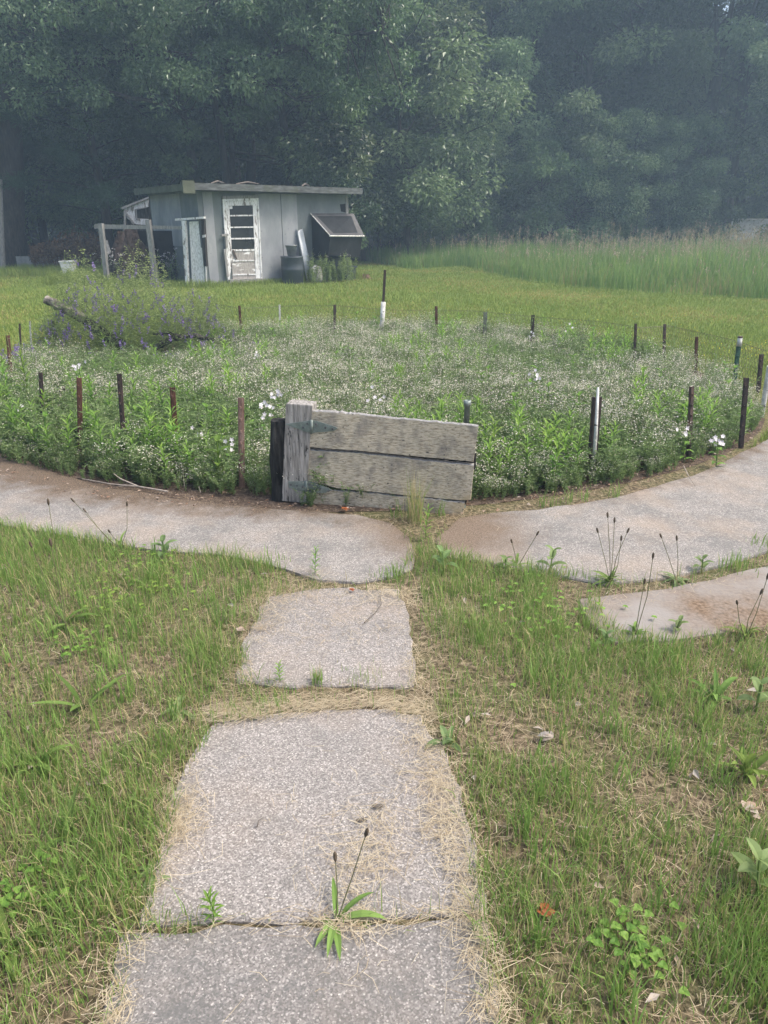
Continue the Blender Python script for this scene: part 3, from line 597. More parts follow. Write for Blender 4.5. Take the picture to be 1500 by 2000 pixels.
# door
door = thing("door", None, None, FR.hit(477, 548) - C0); door.parent = shed
def fpart(name, quads, m, o0, o1, parent, lab=None):
    a = Acc()
    for q in quads: qslab(a, FR, q, o0, o1)
    o_ = a.build(name, m, parent)
    if lab: o_['label'] = lab
    return o_
fpart("door_frame", [[(433, 389), (503, 387), (503, 391.5), (433, 393)], [(433, 393), (436, 393), (447, 548), (443.5, 549)], [(500.5, 391.5), (503, 391.5), (511, 545), (508, 545.5)]], M_peel, .003, .06, door)
fpart("transom", [[(433, 383), (503, 381), (503, 386.6), (433, 388.6)]], M_grey, .003, .05, door)
fpart("leaf", [[(436.3, 393.2), (446, 393.1), (452, 510), (446.8, 547.5)], [(492, 391.8), (500.3, 391.6), (507.8, 545), (498.5, 545.5)],
               [(446.2, 393.1), (491.8, 391.8), (492.2, 401), (446.7, 402)], [(447.4, 420), (493, 419.4), (493.1, 422), (447.6, 422.6)], [(448.6, 442.8), (494, 442.2), (494.1, 444.8), (448.8, 445.4)],
               [(449.7, 464.8), (495, 464.2), (495.1, 467), (449.9, 467.6)], [(451, 487), (496, 486.4), (496.2, 490), (451.3, 490.5)]], M_peel, .003, .045, door)
for q in ([(446.8, 402.1), (492.1, 401.1), (492.9, 419.3), (447.3, 419.9)], [(447.7, 422.7), (493.2, 422.1), (493.9, 442.1), (448.5, 442.7)], [(448.9, 445.5), (494.2, 444.9), (494.9, 464.1), (449.6, 464.7)], [(450, 467.7), (495.2, 467.1), (495.9, 486.3), (450.9, 486.9)]):
    fpart("pane", [q], M_glass, .003, .02, door)
fpart("sticker", [[(447.6, 402.8), (453, 402.7), (453.2, 408), (447.8, 408.2)]], M_white, .022, .024, door)
fpart("lower_panel", [[(451.4, 490.6), (496.3, 490.1), (498.4, 545.4), (453.5, 546)]], M_peelw, .003, .03, door)
for q_ in ([(453, 508), (497, 507.4), (497.1, 510), (453.2, 510.6)], [(454.5, 535), (498, 534.4), (498.1, 537), (454.7, 537.6)]): fpart("panel_trim", [q_], M_peel, .031, .045, door)
fpart("sill", [[(444, 545.6), (512, 543), (512.5, 550), (444.5, 553)]], M_grey, .003, .14, door)
fpart("latch_bar", [[(434, 486), (438, 486), (444, 540), (440, 541)]], M_grey, .06, .1, door)
fpart("handle", [[(430, 457), (443, 456.5), (443, 461), (430, 461.5)], [(437, 461.6), (441, 461.4), (442, 483), (438, 484)]], M_grey, .062, .1, door)
fpart("broken_strip", [[(452, 488), (455, 487.5), (462, 506), (459, 507)]], M_stakedark, .046, .055, door)
# black awning box on the right of the front wall
a = Acc(); pT = [FR.hit(607, 419), FR.hit(688, 418)]; pB = [FR.hit(606, 500), FR.hit(684, 503)]
od = .62; mT = [FR.hit(646, 463, 0), FR.hit(705, 463, 0)]
zt = 1.62 if False else pT[0][2]; zb = pB[0][2] + .02
aa0, aa1 = (pT[0] - C0) @ U, (pT[1] - C0) @ U
fz = D(675, 463, 20.0)[2]
A_ = lambda a_, out, z: SL(a_, 0, 0)*[1, 1, 0] + FR.n*out + np.array([0, 0, z])
fz = 1.08
awn = thing("awning", None, None, (A_(aa0, .02, zb) - C0)); awn.parent = shed
oL, oR, fL, fR = .98, .5, 1.2, 1.17
hexa(a, [A_(aa0, .025, .62), A_(aa1, .025, .62), A_(aa1, .025, zt), A_(aa0, .025, zt), A_(aa0, oL*.86, .72), A_(aa1 - .05, oR*.86, .62), A_(aa1, oR, fR), A_(aa0, oL, fL)])
a.build("cover", M_tarp, awn)
a = Acc(); q = [A_(aa0 - .03, .03, zt + .012), A_(aa1 + .03, .03, zt + .012), A_(aa1 + .04, oR + .03, fR + .012), A_(aa0 - .04, oL + .03, fL + .012)]
hexa(a, q + [p + [0, 0, .018] for p in q]); a.build("top_flap", M_tarptop, awn)
a = Acc(); tube(a, [A_(aa0 - .04, oL + .035, fL + .01), A_(aa1 + .04, oR + .035, fR + .01)], .022, 6); tube(a, [A_(aa0 - .03, .03, zt + .03), A_(aa0 - .04, oL + .035, fL + .03)], .014, 6); a.build("rail", M_stakepale, awn)
# broken corner vent right of the awning: black plate painted as its inner shade
fpart("vent_hole_shade", [[(664, 399), (675, 398), (675, 415), (666, 413)]], M_black, .002, .006, shed)

# lean-to hutch at the far left end of the shed
LB = SL(-.0, 3.9, 0); HP = Plane((D(262, 430, 23.6)[0], 23.6), (1, .12))
hut = thing("hutch", "small broken white hutch with a slanted roof and dark opening behind the shed", "hutch", (HP.hit(265, 540)*[1, 1, 0]))
def hpart(name, quads, m, o0, o1, parent=hut):
    a = Acc()
    for q in quads: qslab(a, HP, q, o0, o1)
    return a.build(name, m, parent)
hpart("wall", [[(243, 407), (290, 389), (290, 404), (262, 409)], [(243, 407), (262, 409), (266, 438), (246, 425)], [(262, 426), (290, 428), (290, 440), (266, 438)]], M_peel, -.04, 0)
hpart("side_wall", [[(243, 409), (290, 391), (290, 545), (246, 545)]], M_darkwood, -1.2, -.05)
hpart("roof", [[(238, 405), (291, 384), (291, 388), (240, 409)]], M_grey, -1.3, .1)
hpart("window_frame", [[(264.5, 408), (287, 404), (287, 406), (264.5, 410)], [(264.5, 410), (267, 409.6), (268.5, 430), (266, 430)]], M_grey, .002, .03)
hpart("post", [[(243, 410), (247, 410), (246, 470), (242, 470)], [(246, 418), (249, 417), (264, 437), (261, 439)]], M_grey, .002, .09)

# chicken run: timber frame in front of the left wall
RP = Plane(P(212, 556), P(405, 560) - P(212, 556))
run = thing("chicken_run", "collapsing timber run of grey posts and rails left of the shed", "animal run", P(300, 557))
def rpart(name, quads, m, o0, o1, lab=None, parent=run):
    a = Acc()
    for q in quads: qslab(a, RP, q, o0, o1)
    o_ = a.build(name, m, parent)
    if lab: o_['label'] = lab
    return o_
rpart("post", [[(195, 436), (203, 436), (216, 556), (209, 557)]], M_grey, 0, .1)
rpart("post", [[(287, 429), (295, 429), (311, 556), (303, 557)]], M_grey, 0, .1)
rpart("rail", [[(184, 438), (360, 442), (360, 448), (184, 447)]], M_grey, -.06, -.002)
rpart("rail", [[(212, 553), (358, 556), (358, 562), (212, 561)]], M_grey, -.06, -.002)
rpart("rail", [[(345, 427), (401, 423), (401, 427), (345, 431)]], M_peel, -.02, .09)
rpart("door_post", [[(358, 431), (365, 431), (371, 558), (366, 559)]], M_peel, 0, .1)
rpart("door_post", [[(395, 429), (401, 428), (406, 520), (401, 520)]], M_darkwood, -.02, .08)
gd = rpart("gate_panel", [[(369, 433), (396, 431), (404, 560), (375, 560)]], M_osb, -.05, -.01)
rpart("hinge", [[(399, 459), (405, 458), (405, 463), (399, 464)]], M_peel, .085, .11, parent=gd)
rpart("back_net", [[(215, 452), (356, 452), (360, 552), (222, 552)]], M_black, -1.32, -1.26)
# compost heap inside the run
def heap(name, c, rx, ry, hz, m, label, cat, n=26, rough=.12, seed=5, kind=None):
    a = Acc(); g = np.random.default_rng(seed); V, F = [], []
    for i in range(n + 1):
        for j in range(n + 1):
            u, v = i/n*2 - 1, j/n*2 - 1; k = max(0, 1 - (u*u + v*v)); z = hz*k**.7*(1 + g.normal(0, rough)) - .03
            V.append((c[0] + u*rx*(1 + g.normal(0, .02)), c[1] + v*ry, z))
    for i in range(n):
        for j in range(n): q = i*(n+1) + j; F += [(q, q+n+1, q+n+2), (q, q+n+2, q+1)]
    a.add(V, F); o_ = a.build(name, m); tag(o_, label, cat, kind=kind); return o_
cp = D(262, 550, 20.65); heap("compost_heap", (cp[0], 20.65), .75, .5, 1.25, M_net, "dark brown compost heap piled inside the timber run", "heap")

# things beside the shed
def on_front(px, py, out):
    v = ray(px, py); t = ((C0 + FR.n*out - EYE) @ FR.n)/(v @ FR.n); p = EYE + v*t; return np.array([p[0], p[1], 0.0])
c = on_front(572, 548, .45); a = Acc()
lathe(a, c, [(0, 0), (.27, 0), (.29, .03), (.3, .35), (.31, .37), (.3, .39), (.295, .66), (.31, .68), (.3, .7), (.24, .7), (0, .69)], 22); b = a.build("barrel", M_plasticb, None, True)
tag(b, "dark barrel standing between the shed door and the leaning pipe", "barrel")
c2 = c + [.0, 0, .702]; a = Acc(); lathe(a, c2, [(0, 0), (.105, 0), (.15, .26), (.16, .265), (.16, .285), (.145, .285), (.14, .26), (.1, .02), (0, .02)], 20)
bk = thing("bucket", "grey plastic bucket standing on top of the dark barrel", "bucket", c2); a.build("body", M_plasticg, bk, True)
a = Acc(); tube(a, [c2 + [.155*math.cos(t), .155*math.sin(t)*.3 - .1, .27 - .1*math.sin(t)] for t in np.linspace(0, math.pi, 9)], .006, 5); a.build("handle", M_bolt, bk)
c3 = on_front(606, 546, .5); a = Acc(); tp = FR.hit(583, 447, .06)
ax = nrm(tp - c3); sdv = nrm(np.cross(ax, FR.n)); oo = np.cross(sdv, ax)
L0 = np.linalg.norm(tp - c3); an = np.linspace(-.3, math.pi + .3, 9)
for r1, r2 in ((.10, .092),):
    V = []
    for s in (0, L0):
        for t in an: V.append(c3 + ax*s + sdv*math.cos(t)*r1 + oo*(-math.sin(t))*r1*.8)
        for t in an: V.append(c3 + ax*s + sdv*math.cos(t)*r2 + oo*(-math.sin(t))*r2*.8)
    F = []
    for i in range(8):
        F += [(i, i+1, 18+i+1), (i, 18+i+1, 18+i), (9+i, 27+i+1, 9+i+1), (9+i, 27+i, 27+i+1), (i, 9+i+1, i+1), (i, 9+i, 9+i+1), (18+i, 18+i+1, 27+i+1), (18+i, 27+i+1, 27+i)]
    a.add(V, F)
tag(a.build("gutter", M_plasticl, None, True), "length of pale metal gutter leaning on the shed wall", "gutter")
c4 = on_front(617, 549, .55); a = Acc(); lathe(a, c4, [(0, 0), (.15, .0), (.19, .1), (.18, .25), (.16, .38), (.1, .45), (.04, .47), (0, .46)], 14, sq=(1, .7))
V = a.V[0]; V += rng.normal(0, .012, V.shape); tag(a.build("sack", M_sack, None, True), "stained white sack slumped by the foot of the leaning gutter", "sack")
c5 = on_front(681, 557, .35); a = Acc(); yw = math.atan2(U[1], U[0])
boxat(a, c5 + [0, 0, .17], .3, .3, .34, yw); bx = thing("crate", "dark plastic crate with a lid at the shed's right corner", "crate", c5); a.build("body", M_plasticb, bx)
a = Acc(); boxat(a, c5 + [0, 0, .37], .36, .36, .05, yw); boxat(a, c5 + [0, 0, .405], .2, .2, .018, yw); a.build("lid", M_plasticb, bx)
c6 = P(710, 545); heap("leaf_heap", c6[:2], .3, .2, .13, M_brown, "small brown heap of dead leaves on the lawn past the shed", "heap", 12, .4, 8)
c7 = P(628, 520)
# long grey trough and white tub on the lawn at the left
t0, t1 = P(35, 527), P(112, 530); ux = nrm(t1 - t0); vx = np.array([-ux[1], ux[0], 0]); ln = np.linalg.norm(t1 - t0); a = Acc()
def trough(acc, o_, l, d_, h, t=.03):
    f = lambda x, y, z: o_ + ux*x + vx*y + np.array([0, 0, z])
    for x0, x1, y0, y1 in ((0, l, 0, t), (0, l, d_-t, d_), (0, t, t+.001, d_-t-.001), (l-t, l, t+.001, d_-t-.001)):
        hexa(acc, [f(x, y, z) for z in (0, h) for x, y in ((x0, y0), (x1, y0), (x1, y1), (x0, y1))])
    hexa(acc, [f(x, y, z) for z in (.02, .05) for x, y in ((t+.001, t+.001), (l-t-.001, t+.001), (l-t-.001, d_-t-.001), (t+.001, d_-t-.001))])
trough(a, t0, ln*.82, .5, .44); tag(a.build("trough", M_tub), "long weathered grey trough lying in the grass near the oak", "trough")
c8 = P(137, 540); a = Acc(); lathe(a, c8, [(0, .0), (.2, 0), (.28, .42), (.31, .43), (.31, .46), (.27, .46), (.2, .04), (0, .04)], 4, sq=(1, .8), yaw=math.pi/4 + .15)
tag(a.build("tub", M_white), "square white enamel tub standing in tall weeds near the run", "tub")
a = Acc(); p0 = P(131, 524); tube(a, [p0, D(129, 505, p0[1]), D(124, 488, p0[1])], [.1, .085, .06], 7, jit=.08); tag(a.build("stump", M_barkl), "short broken stump just behind the square white tub", "stump")
a = Acc(); p0 = D(4, 520, 25.5); p0[2] = 0; tube(a, [p0, D(2, 430, 25.5), D(0, 350, 25.5)], [.09, .08, .07], 8); tag(a.build("pole", M_grey), "grey wooden pole standing in front of the big oak trunk", "pole")
for (x0, y0, x1, y1, Y, lb) in [(222, 505, 205, 470, 22, "broken board slanting inside the left end of the run"), (262, 500, 247, 442, 23, "thin board slanting below the broken hutch")]:
    a = Acc(); q0, q1 = D(x0, y0, Y - .1), D(x1, y1, Y); q0[2] = max(0, q0[2]*.2); beam(a, q0, q1, .14, .03, side=(1, .3, 0)); tag(a.build("plank", M_grey), lb, "plank", "loose planks by the run")
# white trailer glimpsed through the trees
wt = D(1452, 440, 42.5); wt[2] = 0; tl = thing("trailer", "white trailer glimpsed through the leaves at the wood's right", "trailer", wt)
a = Acc(); boxat(a, wt + [0, 0, 1.0], 3.2, 1.8, 1.2); a.build("body", M_white, tl)
a = Acc(); boxat(a, wt + [0, 0, 1.64], 3.3, 1.9, .07); a.build("roof", M_white, tl)
for sx in (-1.2, 1.2):
    a = Acc(); tube(a, [wt + [sx, -1.0, .33], wt + [sx, -.82, .33]], .33, 16); a.build("wheel", M_stakedark, tl)

# ------------------------------------------------------------------ gate
GP = Plane(P(585, 980), P(905, 1002) - P(585, 980))
gate = thing("garden_gate", "low weathered gate of three wide boards sagging on strap hinges", "gate", P(745, 995))
def gboard(tops, bots, o0, o1, seed, n=40, j=.5):
    g = np.random.default_rng(seed); a = Acc(); tx, bx_ = np.array(tops, float), np.array(bots, float); V = []
    for s in range(n + 1):
        u = s/n; it = lambda arr: np.array([np.interp(u, np.linspace(0, 1, len(arr)), arr[:, k]) for k in (0, 1)])
        pt, pb = it(tx) + [0, g.normal(0, j)], it(bx_) + [0, g.normal(0, j*.4)]; bow = .006*math.sin(u*5 + seed)
        V += [GP.hit(*pt, o1 - .004 + bow), GP.hit(*(pt + [0, 1.2]), o1 + bow), GP.hit(*(pb - [0, 1.2]), o1 + bow), GP.hit(*pb, o1 - .005 + bow), GP.hit(*pb) + GP.n*o0, GP.hit(*pt) + GP.n*o0]
    F, MI = [], []
    for s in range(n):
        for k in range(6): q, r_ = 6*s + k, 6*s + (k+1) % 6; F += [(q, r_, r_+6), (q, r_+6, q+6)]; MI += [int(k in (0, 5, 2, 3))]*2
    for e in (0, 6*n): F += [(e, e+1, e+2), (e, e+2, e+3), (e, e+3, e+4), (e, e+4, e+5)]; MI += [0]*4
    a.add(V, F, MI); return a
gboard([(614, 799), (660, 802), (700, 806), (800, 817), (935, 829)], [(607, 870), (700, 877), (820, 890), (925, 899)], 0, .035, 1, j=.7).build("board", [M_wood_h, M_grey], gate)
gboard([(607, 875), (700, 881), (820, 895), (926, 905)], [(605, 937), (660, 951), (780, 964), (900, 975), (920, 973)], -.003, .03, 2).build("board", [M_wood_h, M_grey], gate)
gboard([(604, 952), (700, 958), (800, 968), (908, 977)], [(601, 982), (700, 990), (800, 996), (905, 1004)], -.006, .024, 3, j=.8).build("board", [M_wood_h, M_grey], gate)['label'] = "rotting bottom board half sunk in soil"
a = Acc(); qslab(a, GP, [(855, 840), (880, 843), (870, 985), (845, 982)], -.07, -.034); a.build("batten", M_wood_v, gate)
a = Acc(); qslab(a, GP, [(630, 830), (652, 832), (644, 975), (620, 972)], -.07, -.034); a.build("batten", M_wood_v, gate)
for q_ in ([(609, 860), (930, 888), (928, 918), (608, 890)], [(605, 925), (660, 938), (922, 962), (910, 990), (604, 968)][:4] and [(605, 928), (918, 963), (908, 988), (604, 966)]):
    a = Acc(); qslab(a, GP, q_, -.032, -.009); a.build("gap_light_blocker", M_darkwood, gate)  # strips added behind the board gaps to block light and keep them dark
def hinge(leaf, strap, knx, kny0, kny1, bolts, lab):
    h = thing("hinge", lab, None, GP.hit(knx, (kny0+kny1)/2) - np.array(gate.location)); h.parent = gate
    def poly(pts, o0, o1, name):
        a = Acc(); k = len(pts); V = [GP.hit(*p, o1) for p in pts] + [GP.hit(*p) + GP.n*o0 for p in pts]
        F = [(0, i, i+1) for i in range(1, k-1)] + [(k, k+i+1, k+i) for i in range(1, k-1)]
        for i in range(k): j = (i+1) % k; F += [(i, k+i, k+j), (i, k+j, j)]
        a.add(V, F); return a.build(name, M_galv, h)
    poly(leaf, .046, .052, "leaf_plate"); poly(strap, .043, .049, "strap")
    a = Acc(); tube(a, [GP.hit(knx, kny0, .052), GP.hit(knx, kny1, .052)], .009, 10); a.build("knuckle", M_galv, h, True)
    for (bx_, by) in bolts:
        a = Acc(); c = GP.hit(bx_, by, .052); tube(a, [c - GP.n*.006, c + GP.n*.004], .007, 8); a.build("bolt", M_bolt, h)
hinge([(562, 824), (612, 817), (612, 841), (600, 838)], [(614, 817), (622, 818), (660, 830), (663, 833), (655, 838), (614, 841)], 613, 816, 842, [(605, 823), (597, 830), (622, 824), (640, 831), (654, 833)], "upper galvanised strap hinge")
hinge([(568, 935), (602, 935), (601, 957), (593, 954), (570, 947)], [(604, 935), (614, 937), (648, 949), (651, 953), (640, 957), (604, 957)], 603, 934, 958, [(573, 941), (585, 943), (596, 945), (609, 941), (611, 952), (629, 950), (646, 953)], "lower galvanised strap hinge")
# posts at the gate
a = Acc(); pz = [(563, 784), (614, 788), (602, 978), (555, 974)]; qslab(a, GP, pz, -.06, .045)
gp = tag(a.build("gate_post", M_wood_v), "upright grey timber post that carries the gate hinges", "post")
m_ = gp.modifiers.new("bevel", 'BEVEL'); m_.width = .006; m_.segments = 2
a = Acc(); pb_, pt_ = GP.hit(546, 972, -.02), GP.hit(543, 822, -.02); pb_[2] = -.02
tube(a, [pb_, pb_ + (pt_ - pb_)*.25, pb_ + (pt_ - pb_)*.5, pb_ + (pt_ - pb_)*.75, pt_], [.06, .058, .06, .056, .055], 10, jit=.08)
tag(a.build("stump_post", M_darkwood), "short blackened rotten post beside the grey hinge post", "post")
a = Acc(); pb_ = GP.hit(902, 985, -.09); pb_[2] = 0; pt_ = GP.hit(903, 789, -.09)
lathe(a, pb_, [(.017, 0), (.017, pt_[2] - .03), (.021, pt_[2] - .03), (.021, pt_[2]), (.013, pt_[2]), (.013, pt_[2] - .1)], 14); tag(a.build("pipe", M_galv, None, True), "grey metal pipe standing behind the free end of the gate", "pipe")

# ------------------------------------------------------------------ stakes round the bed
GS = "metal stakes around the flower bed"
ST = [  # top px, base px, material, width m, label
    ((78, 728), (84, 833), M_stakedark, .045, "dark steel stake nearest the bare branch at the bed's left front"),
    ((154, 738), (157, 885), M_rust, .04, "orange rusty stake between two darker ones at the left front"),
    ((232, 730), (243, 893), M_stakedark, .042, "brown black stake third along the left front of the bed"),
    ((336, 757), (346, 900), M_rust, .042, "rusty stake leaning above the yellowish leaves, second before the gate"),
    ((470, 777), (472, 953), M_rustl, .042, "faded pinkish rusty stake nearest the blackened gate post"),
    ((15, 655), (22, 735), M_rust, .045, "reddish stake farthest left beside the tall green weeds"),
    ((38, 632), (42, 712), M_stakedark, .025, "thin dark stake with purple vetch at its top, far left"),
    ((58, 627), (62, 692), M_stakepale, .022, "thin whitish stake beside the thin dark one, far left"),
    ((103, 625), (110, 690), M_stakedark, .05, "thick dark stake just below the sawn log end"),
    ((376, 597), (375, 645), M_stakedark, .025, "short thin dark stake behind the purple vetch"),
    ((467, 597), (471, 660), M_rust, .042, "rusty stake first to the right of the vetch at the back"),
    ((546, 595), (547, 655), M_stakepale, .03, "peeling whitish stake in the back row"),
    ((654, 595), (654, 657), M_stakedark, .045, "black stake in the back row left of the tall white sleeved one"),
    ((852, 598), (853, 668), M_rust, .042, "brown rusty stake first to the right of the white sleeved one"),
    ((948, 610), (946, 673), M_stakegrey, .055, "grey steel stake standing in the reddish grass patch"),
    ((1041, 615), (1037, 680), M_stakedark, .05, "dark stake leaning right at the end of the reddish grass patch"),
    ((1242, 632), (1239, 712), M_stakedark, .035, "slim dark stake left of its taller neighbour at the back right"),
    ((1299, 633), (1297, 703), M_stakedark, .045, "tall black stake between two slimmer ones at the back right"),
    ((1361, 658), (1359, 730), M_rust, .04, "slim rusty stake left of the green painted one"),
    ((1488, 692), (1481, 768), M_stakedark, .05, "thick dark stake above the pale rod at the picture's right"),
    ((1352, 755), (1346, 893), M_stakedark, .045, "dark rusty stake with white blossoms at its foot"),
    ((1458, 738), (1447, 876), M_stakedark, .042, "brown stake leaning right of the white blossoms near the right edge"),
]
def stake(acc, b, t, w_, yaw=0, nubs=True):
    ax = nrm(t - b); s = np.array([math.cos(yaw), math.sin(yaw), 0]); f = nrm(np.cross(s, ax)); th = .006
    def bar(c0, cw, cd):
        hexa(acc, [b - ax*.05 + s*(c0[0] + i*cw/2) + f*(c0[1] + j*cd/2) for i, j in ((-1,-1),(1,-1),(1,1),(-1,1))] + [t + s*(c0[0] + i*cw/2) + f*(c0[1] + j*cd/2) for i, j in ((-1,-1),(1,-1),(1,1),(-1,1))])
    bar((0, 0), w_*.55, th); bar((-w_*.4, -w_*.16), w_*.25, th); bar((w_*.4, -w_*.16), w_*.25, th)
    bar((-w_*.28, -w_*.08), th, w_*.16); bar((w_*.28, -w_*.08), th, w_*.16)
    if nubs:
        L_ = np.linalg.norm(t - b)
        for k in np.arange(.06, L_ - .02, .075):
            c = b + ax*(L_ - k) + f*.009
            hexa(acc, [c + s*i*w_*.12 + ax*j*.008 + f*h for h in (-.006, .006) for i, j in ((-1,-1),(1,-1),(1,1),(-1,1))])
FENCE = {}
for (tp_, bs, m, w_, lb) in ST:
    b = P(*bs); t = D(*tp_, b[1] + rng.uniform(-.03, .03)); a = Acc(); stake(a, b, t, w_*.86, rng.uniform(-.4, .4)); tag(a.build("fence_stake", m, None, False, tuple(b)), lb, "stake", GS); FENCE[tp_[0]] = (b, t)
# stake with the white sleeve
b = P(745, 662); t = D(752, 527, b[1]); k = .545; mid = b + (t - b)*k
o_ = thing("fence_stake", "tallest back stake, black above a white plastic sleeve", "stake", b, GS); a = Acc(); stake(a, b, t, .035); a.build("rod", M_stakedark, o_)
a = Acc(); tube(a, [b + [0, -.001, .01], mid], .034, 12); a.build("sleeve", M_stakepale, o_, True); FENCE[748] = (b, t)
b = P(1434, 750); t = D(1446, 657, b[1]); o_ = thing("fence_stake", "green painted stake with a white top at the back right", "stake", b, GS); a = Acc(); stake(a, b, b + (t - b)*.86, .045); a.build("rod", M_stakegreen, o_)
a = Acc(); tube(a, [b + (t - b)*.8, b + (t - b)*.97], .024, 10); a.build("sleeve", M_stakepale, o_, True); a = Acc(); tube(a, [b + (t - b)*.972, t], .026, 10); a.build("cap", M_stakedark, o_); FENCE[1445] = (b, t)
b = P(1155, 930); t = D(1167, 776, b[1]); o_ = thing("fence_stake", "dark channel stake holding a white rod, right of the gate", "stake", b, GS); a = Acc(); stake(a, b, t, .062, 0, False); a.build("channel", M_stakedark, o_)
a = Acc(); tt = D(1168, 757, b[1] - .03); tube(a, [b + [0, -.03, 0], b + (t - b)*.55 + [0, -.025, 0], tt], [.012, .012, .008], 8); a.build("rod", M_stakepale, o_, True)
b = P(1487, 815); t = D(1503, 715, b[1]); a = Acc(); tube(a, [b, (b+t)/2, t], .022, 10); tag(a.build("fence_stake", M_stakepale), "pale round rod leaning at the right edge of the bed", "stake", GS)
# chicken wire between the back stakes
order = [376, 467, 546, 654, 748, 852, 948, 1041, 1242, 1299, 1361, 1445, 1488]
pl = np.array([FENCE[k][0] for k in order]) + [0, .02, 0]; seg = np.r_[0, np.cumsum(np.linalg.norm(np.diff(pl, axis=0), axis=1))]
def onf(s, z): return np.stack([np.interp(s, seg, pl[:, 0]), np.interp(s, seg, pl[:, 1]), z + .015*np.sin(s*3.1)], -1)
dx, dz = .05, .045; A, B = [], []; nc, nr = int(seg[-1]/dx), 9
for i in range(nc):
    for j in range(nr):
        x0 = i*dx + (j % 2)*dx/2; z0 = .03 + j*dz
        A += [(x0, z0), (x0, z0 + dz*.45), (x0, z0 + dz*.45)]; B += [(x0, z0 + dz*.45), (x0 - dx/2, z0 + dz), (x0 + dx/2, z0 + dz)]
A, B = np.array(A), np.array(B); a = Acc(); edges_tubes(a, onf(A[:, 0], A[:, 1]), onf(B[:, 0], B[:, 1]), .0017)
ss = np.linspace(0, seg[-1], 90); edges_tubes(a, onf(ss[:-1], np.full(89, .43)), onf(ss[1:], np.full(89, .43)), .002)
tag(a.build("wire_fence", M_wire), "rusty chicken wire strung along the back stakes of the bed", "fence")

# ------------------------------------------------------------------ log and branches under the vetch
def wood(px, r0, r1, m, label, cat="log", name="log", jit=.07, n=10, m2=None, cut=.4):
    q = np.array([D(*p) if len(p) == 3 else P(*p) for p in px]); ts = np.linspace(0, len(q) - 1, 5*len(q)); q = np.stack([np.interp(ts, np.arange(len(q)), q[:, j]) for j in range(3)], 1); q[1:-1] += rng.normal(0, .008, q[1:-1].shape)
    a = Acc(); rr = np.linspace(r0, r1, len(q)); c_ = int(len(q)*cut) if m2 else len(q)
    tube(a, q[:c_], rr[:c_], n, jit=jit)
    if m2: tube(a, q[c_-1:], rr[c_-1:]*1.02, n, 1, jit=jit); m = [m, m2]
    return tag(a.build(name, m), label, cat)
wood([(90, 585, 9.15), (135, 606, 9.1), (200, 648, 8.95), (255, 690, 8.8), (330, 728, 8.6)], .055, .075, M_barkl, "pale broken log sticking up out of the purple vetch", m2=M_darkwood, cut=.42)
wood([(300, 680, 8.6), (340, 660, 8.6), (375, 655, 8.7), (418, 664, 8.8)], .04, .022, M_darkwood, "dark crooked branch reaching right out of the vetch", "branch", "branch")
wood([(355, 662, 8.6), (330, 650, 8.6), (300, 652, 8.6)], .025, .015, M_darkwood, "short dark twig forked off beside the crooked branch", "branch", "branch")
wood([(405, 690, 8.9), (435, 704, 8.8), (462, 718, 8.7)], .03, .018, M_darkwood, "dark stick poking from the white flowers right of the vetch", "branch", "branch")
wood([(82, 795, 6.2), (105, 775, 6.3), (130, 752, 6.4)], .022, .016, M_darkwood, "dark bare branch slanting behind the left front stakes", "branch", "branch", .05, 7)
wood([(165, 785, 6.0), (178, 775, 6.1), (188, 768, 6.1)], .008, .006, M_barkl, "short pale stick slanting behind the orange rusty stake", "stick", "stick", .05, 6)

# ------------------------------------------------------------------ plant prototypes
def sprig(seed, h, nl, nf, ll=.022, fr=.008, spread=.07, fm=1, stems=3):
    g = np.random.default_rng(seed); a = Acc()
    for s in range(stems):
        az = g.uniform(0, 6.28); top = np.array([math.cos(az)*spread*g.uniform(.4, 1.2), math.sin(az)*spread*g.uniform(.4, 1.2), h*g.uniform(.75, 1.05)]); b = np.array([0, 0, 0.])
        m = top*[.3, .3, .55]; edges_tubes(a, [b, m], [m, top], .0016, 0, .4)
        t = g.uniform(.05, .95, nl); pos = m*(np.minimum(t, .5)*2)[:, None] + (top - m)*(np.maximum(t - .5, 0)*2)[:, None]
        leaves(a, pos, np.c_[g.normal(size=(nl, 2)), g.uniform(-.1, .8, nl)], ll*g.uniform(.6, 1.3, nl), ll*.3, 0, g.uniform(.2, 1, nl))
        if nf:
            p = top + g.normal(0, 1, (nf, 3))*[.036, .036, .018] - [0, 0, .006]
            leaves(a, p, np.c_[g.normal(size=(nf, 2)), g.uniform(.0, .6, nf)], fr*2*g.uniform(.7, 1.3, nf), fr*1.7, fm, g.uniform(.1, 1, nf), fold=.1)
    return a.arrays()
def lance(seed, h, n, ll, lw, mi=0, tip=True):
    g = np.random.default_rng(seed); a = Acc(); pts = np.array([[0, 0, 0], [.02*h*g.normal(), .02*h*g.normal(), h*.5], [.05*h*g.normal(), .05*h*g.normal(), h]])
    edges_tubes(a, pts[:-1], pts[1:], .0028, mi, .3)
    for i in range(n):
        t = .06 + .94*i/n; p = pts[0] + (pts[1] - pts[0])*min(t, .5)*2 + (pts[2] - pts[1])*max(t - .5, 0)*2; az = 2.4*i + g.uniform(-.3, .3)
        sz = (.55 + .6*math.sin(math.pi*min(1, t*1.05)*.9)); bigleaf(a, p, az, .35 + .75*t, ll*sz*g.uniform(.8, 1.15), lw*sz, .5, mi, .35 + .5*t, 3)
    return a.arrays()
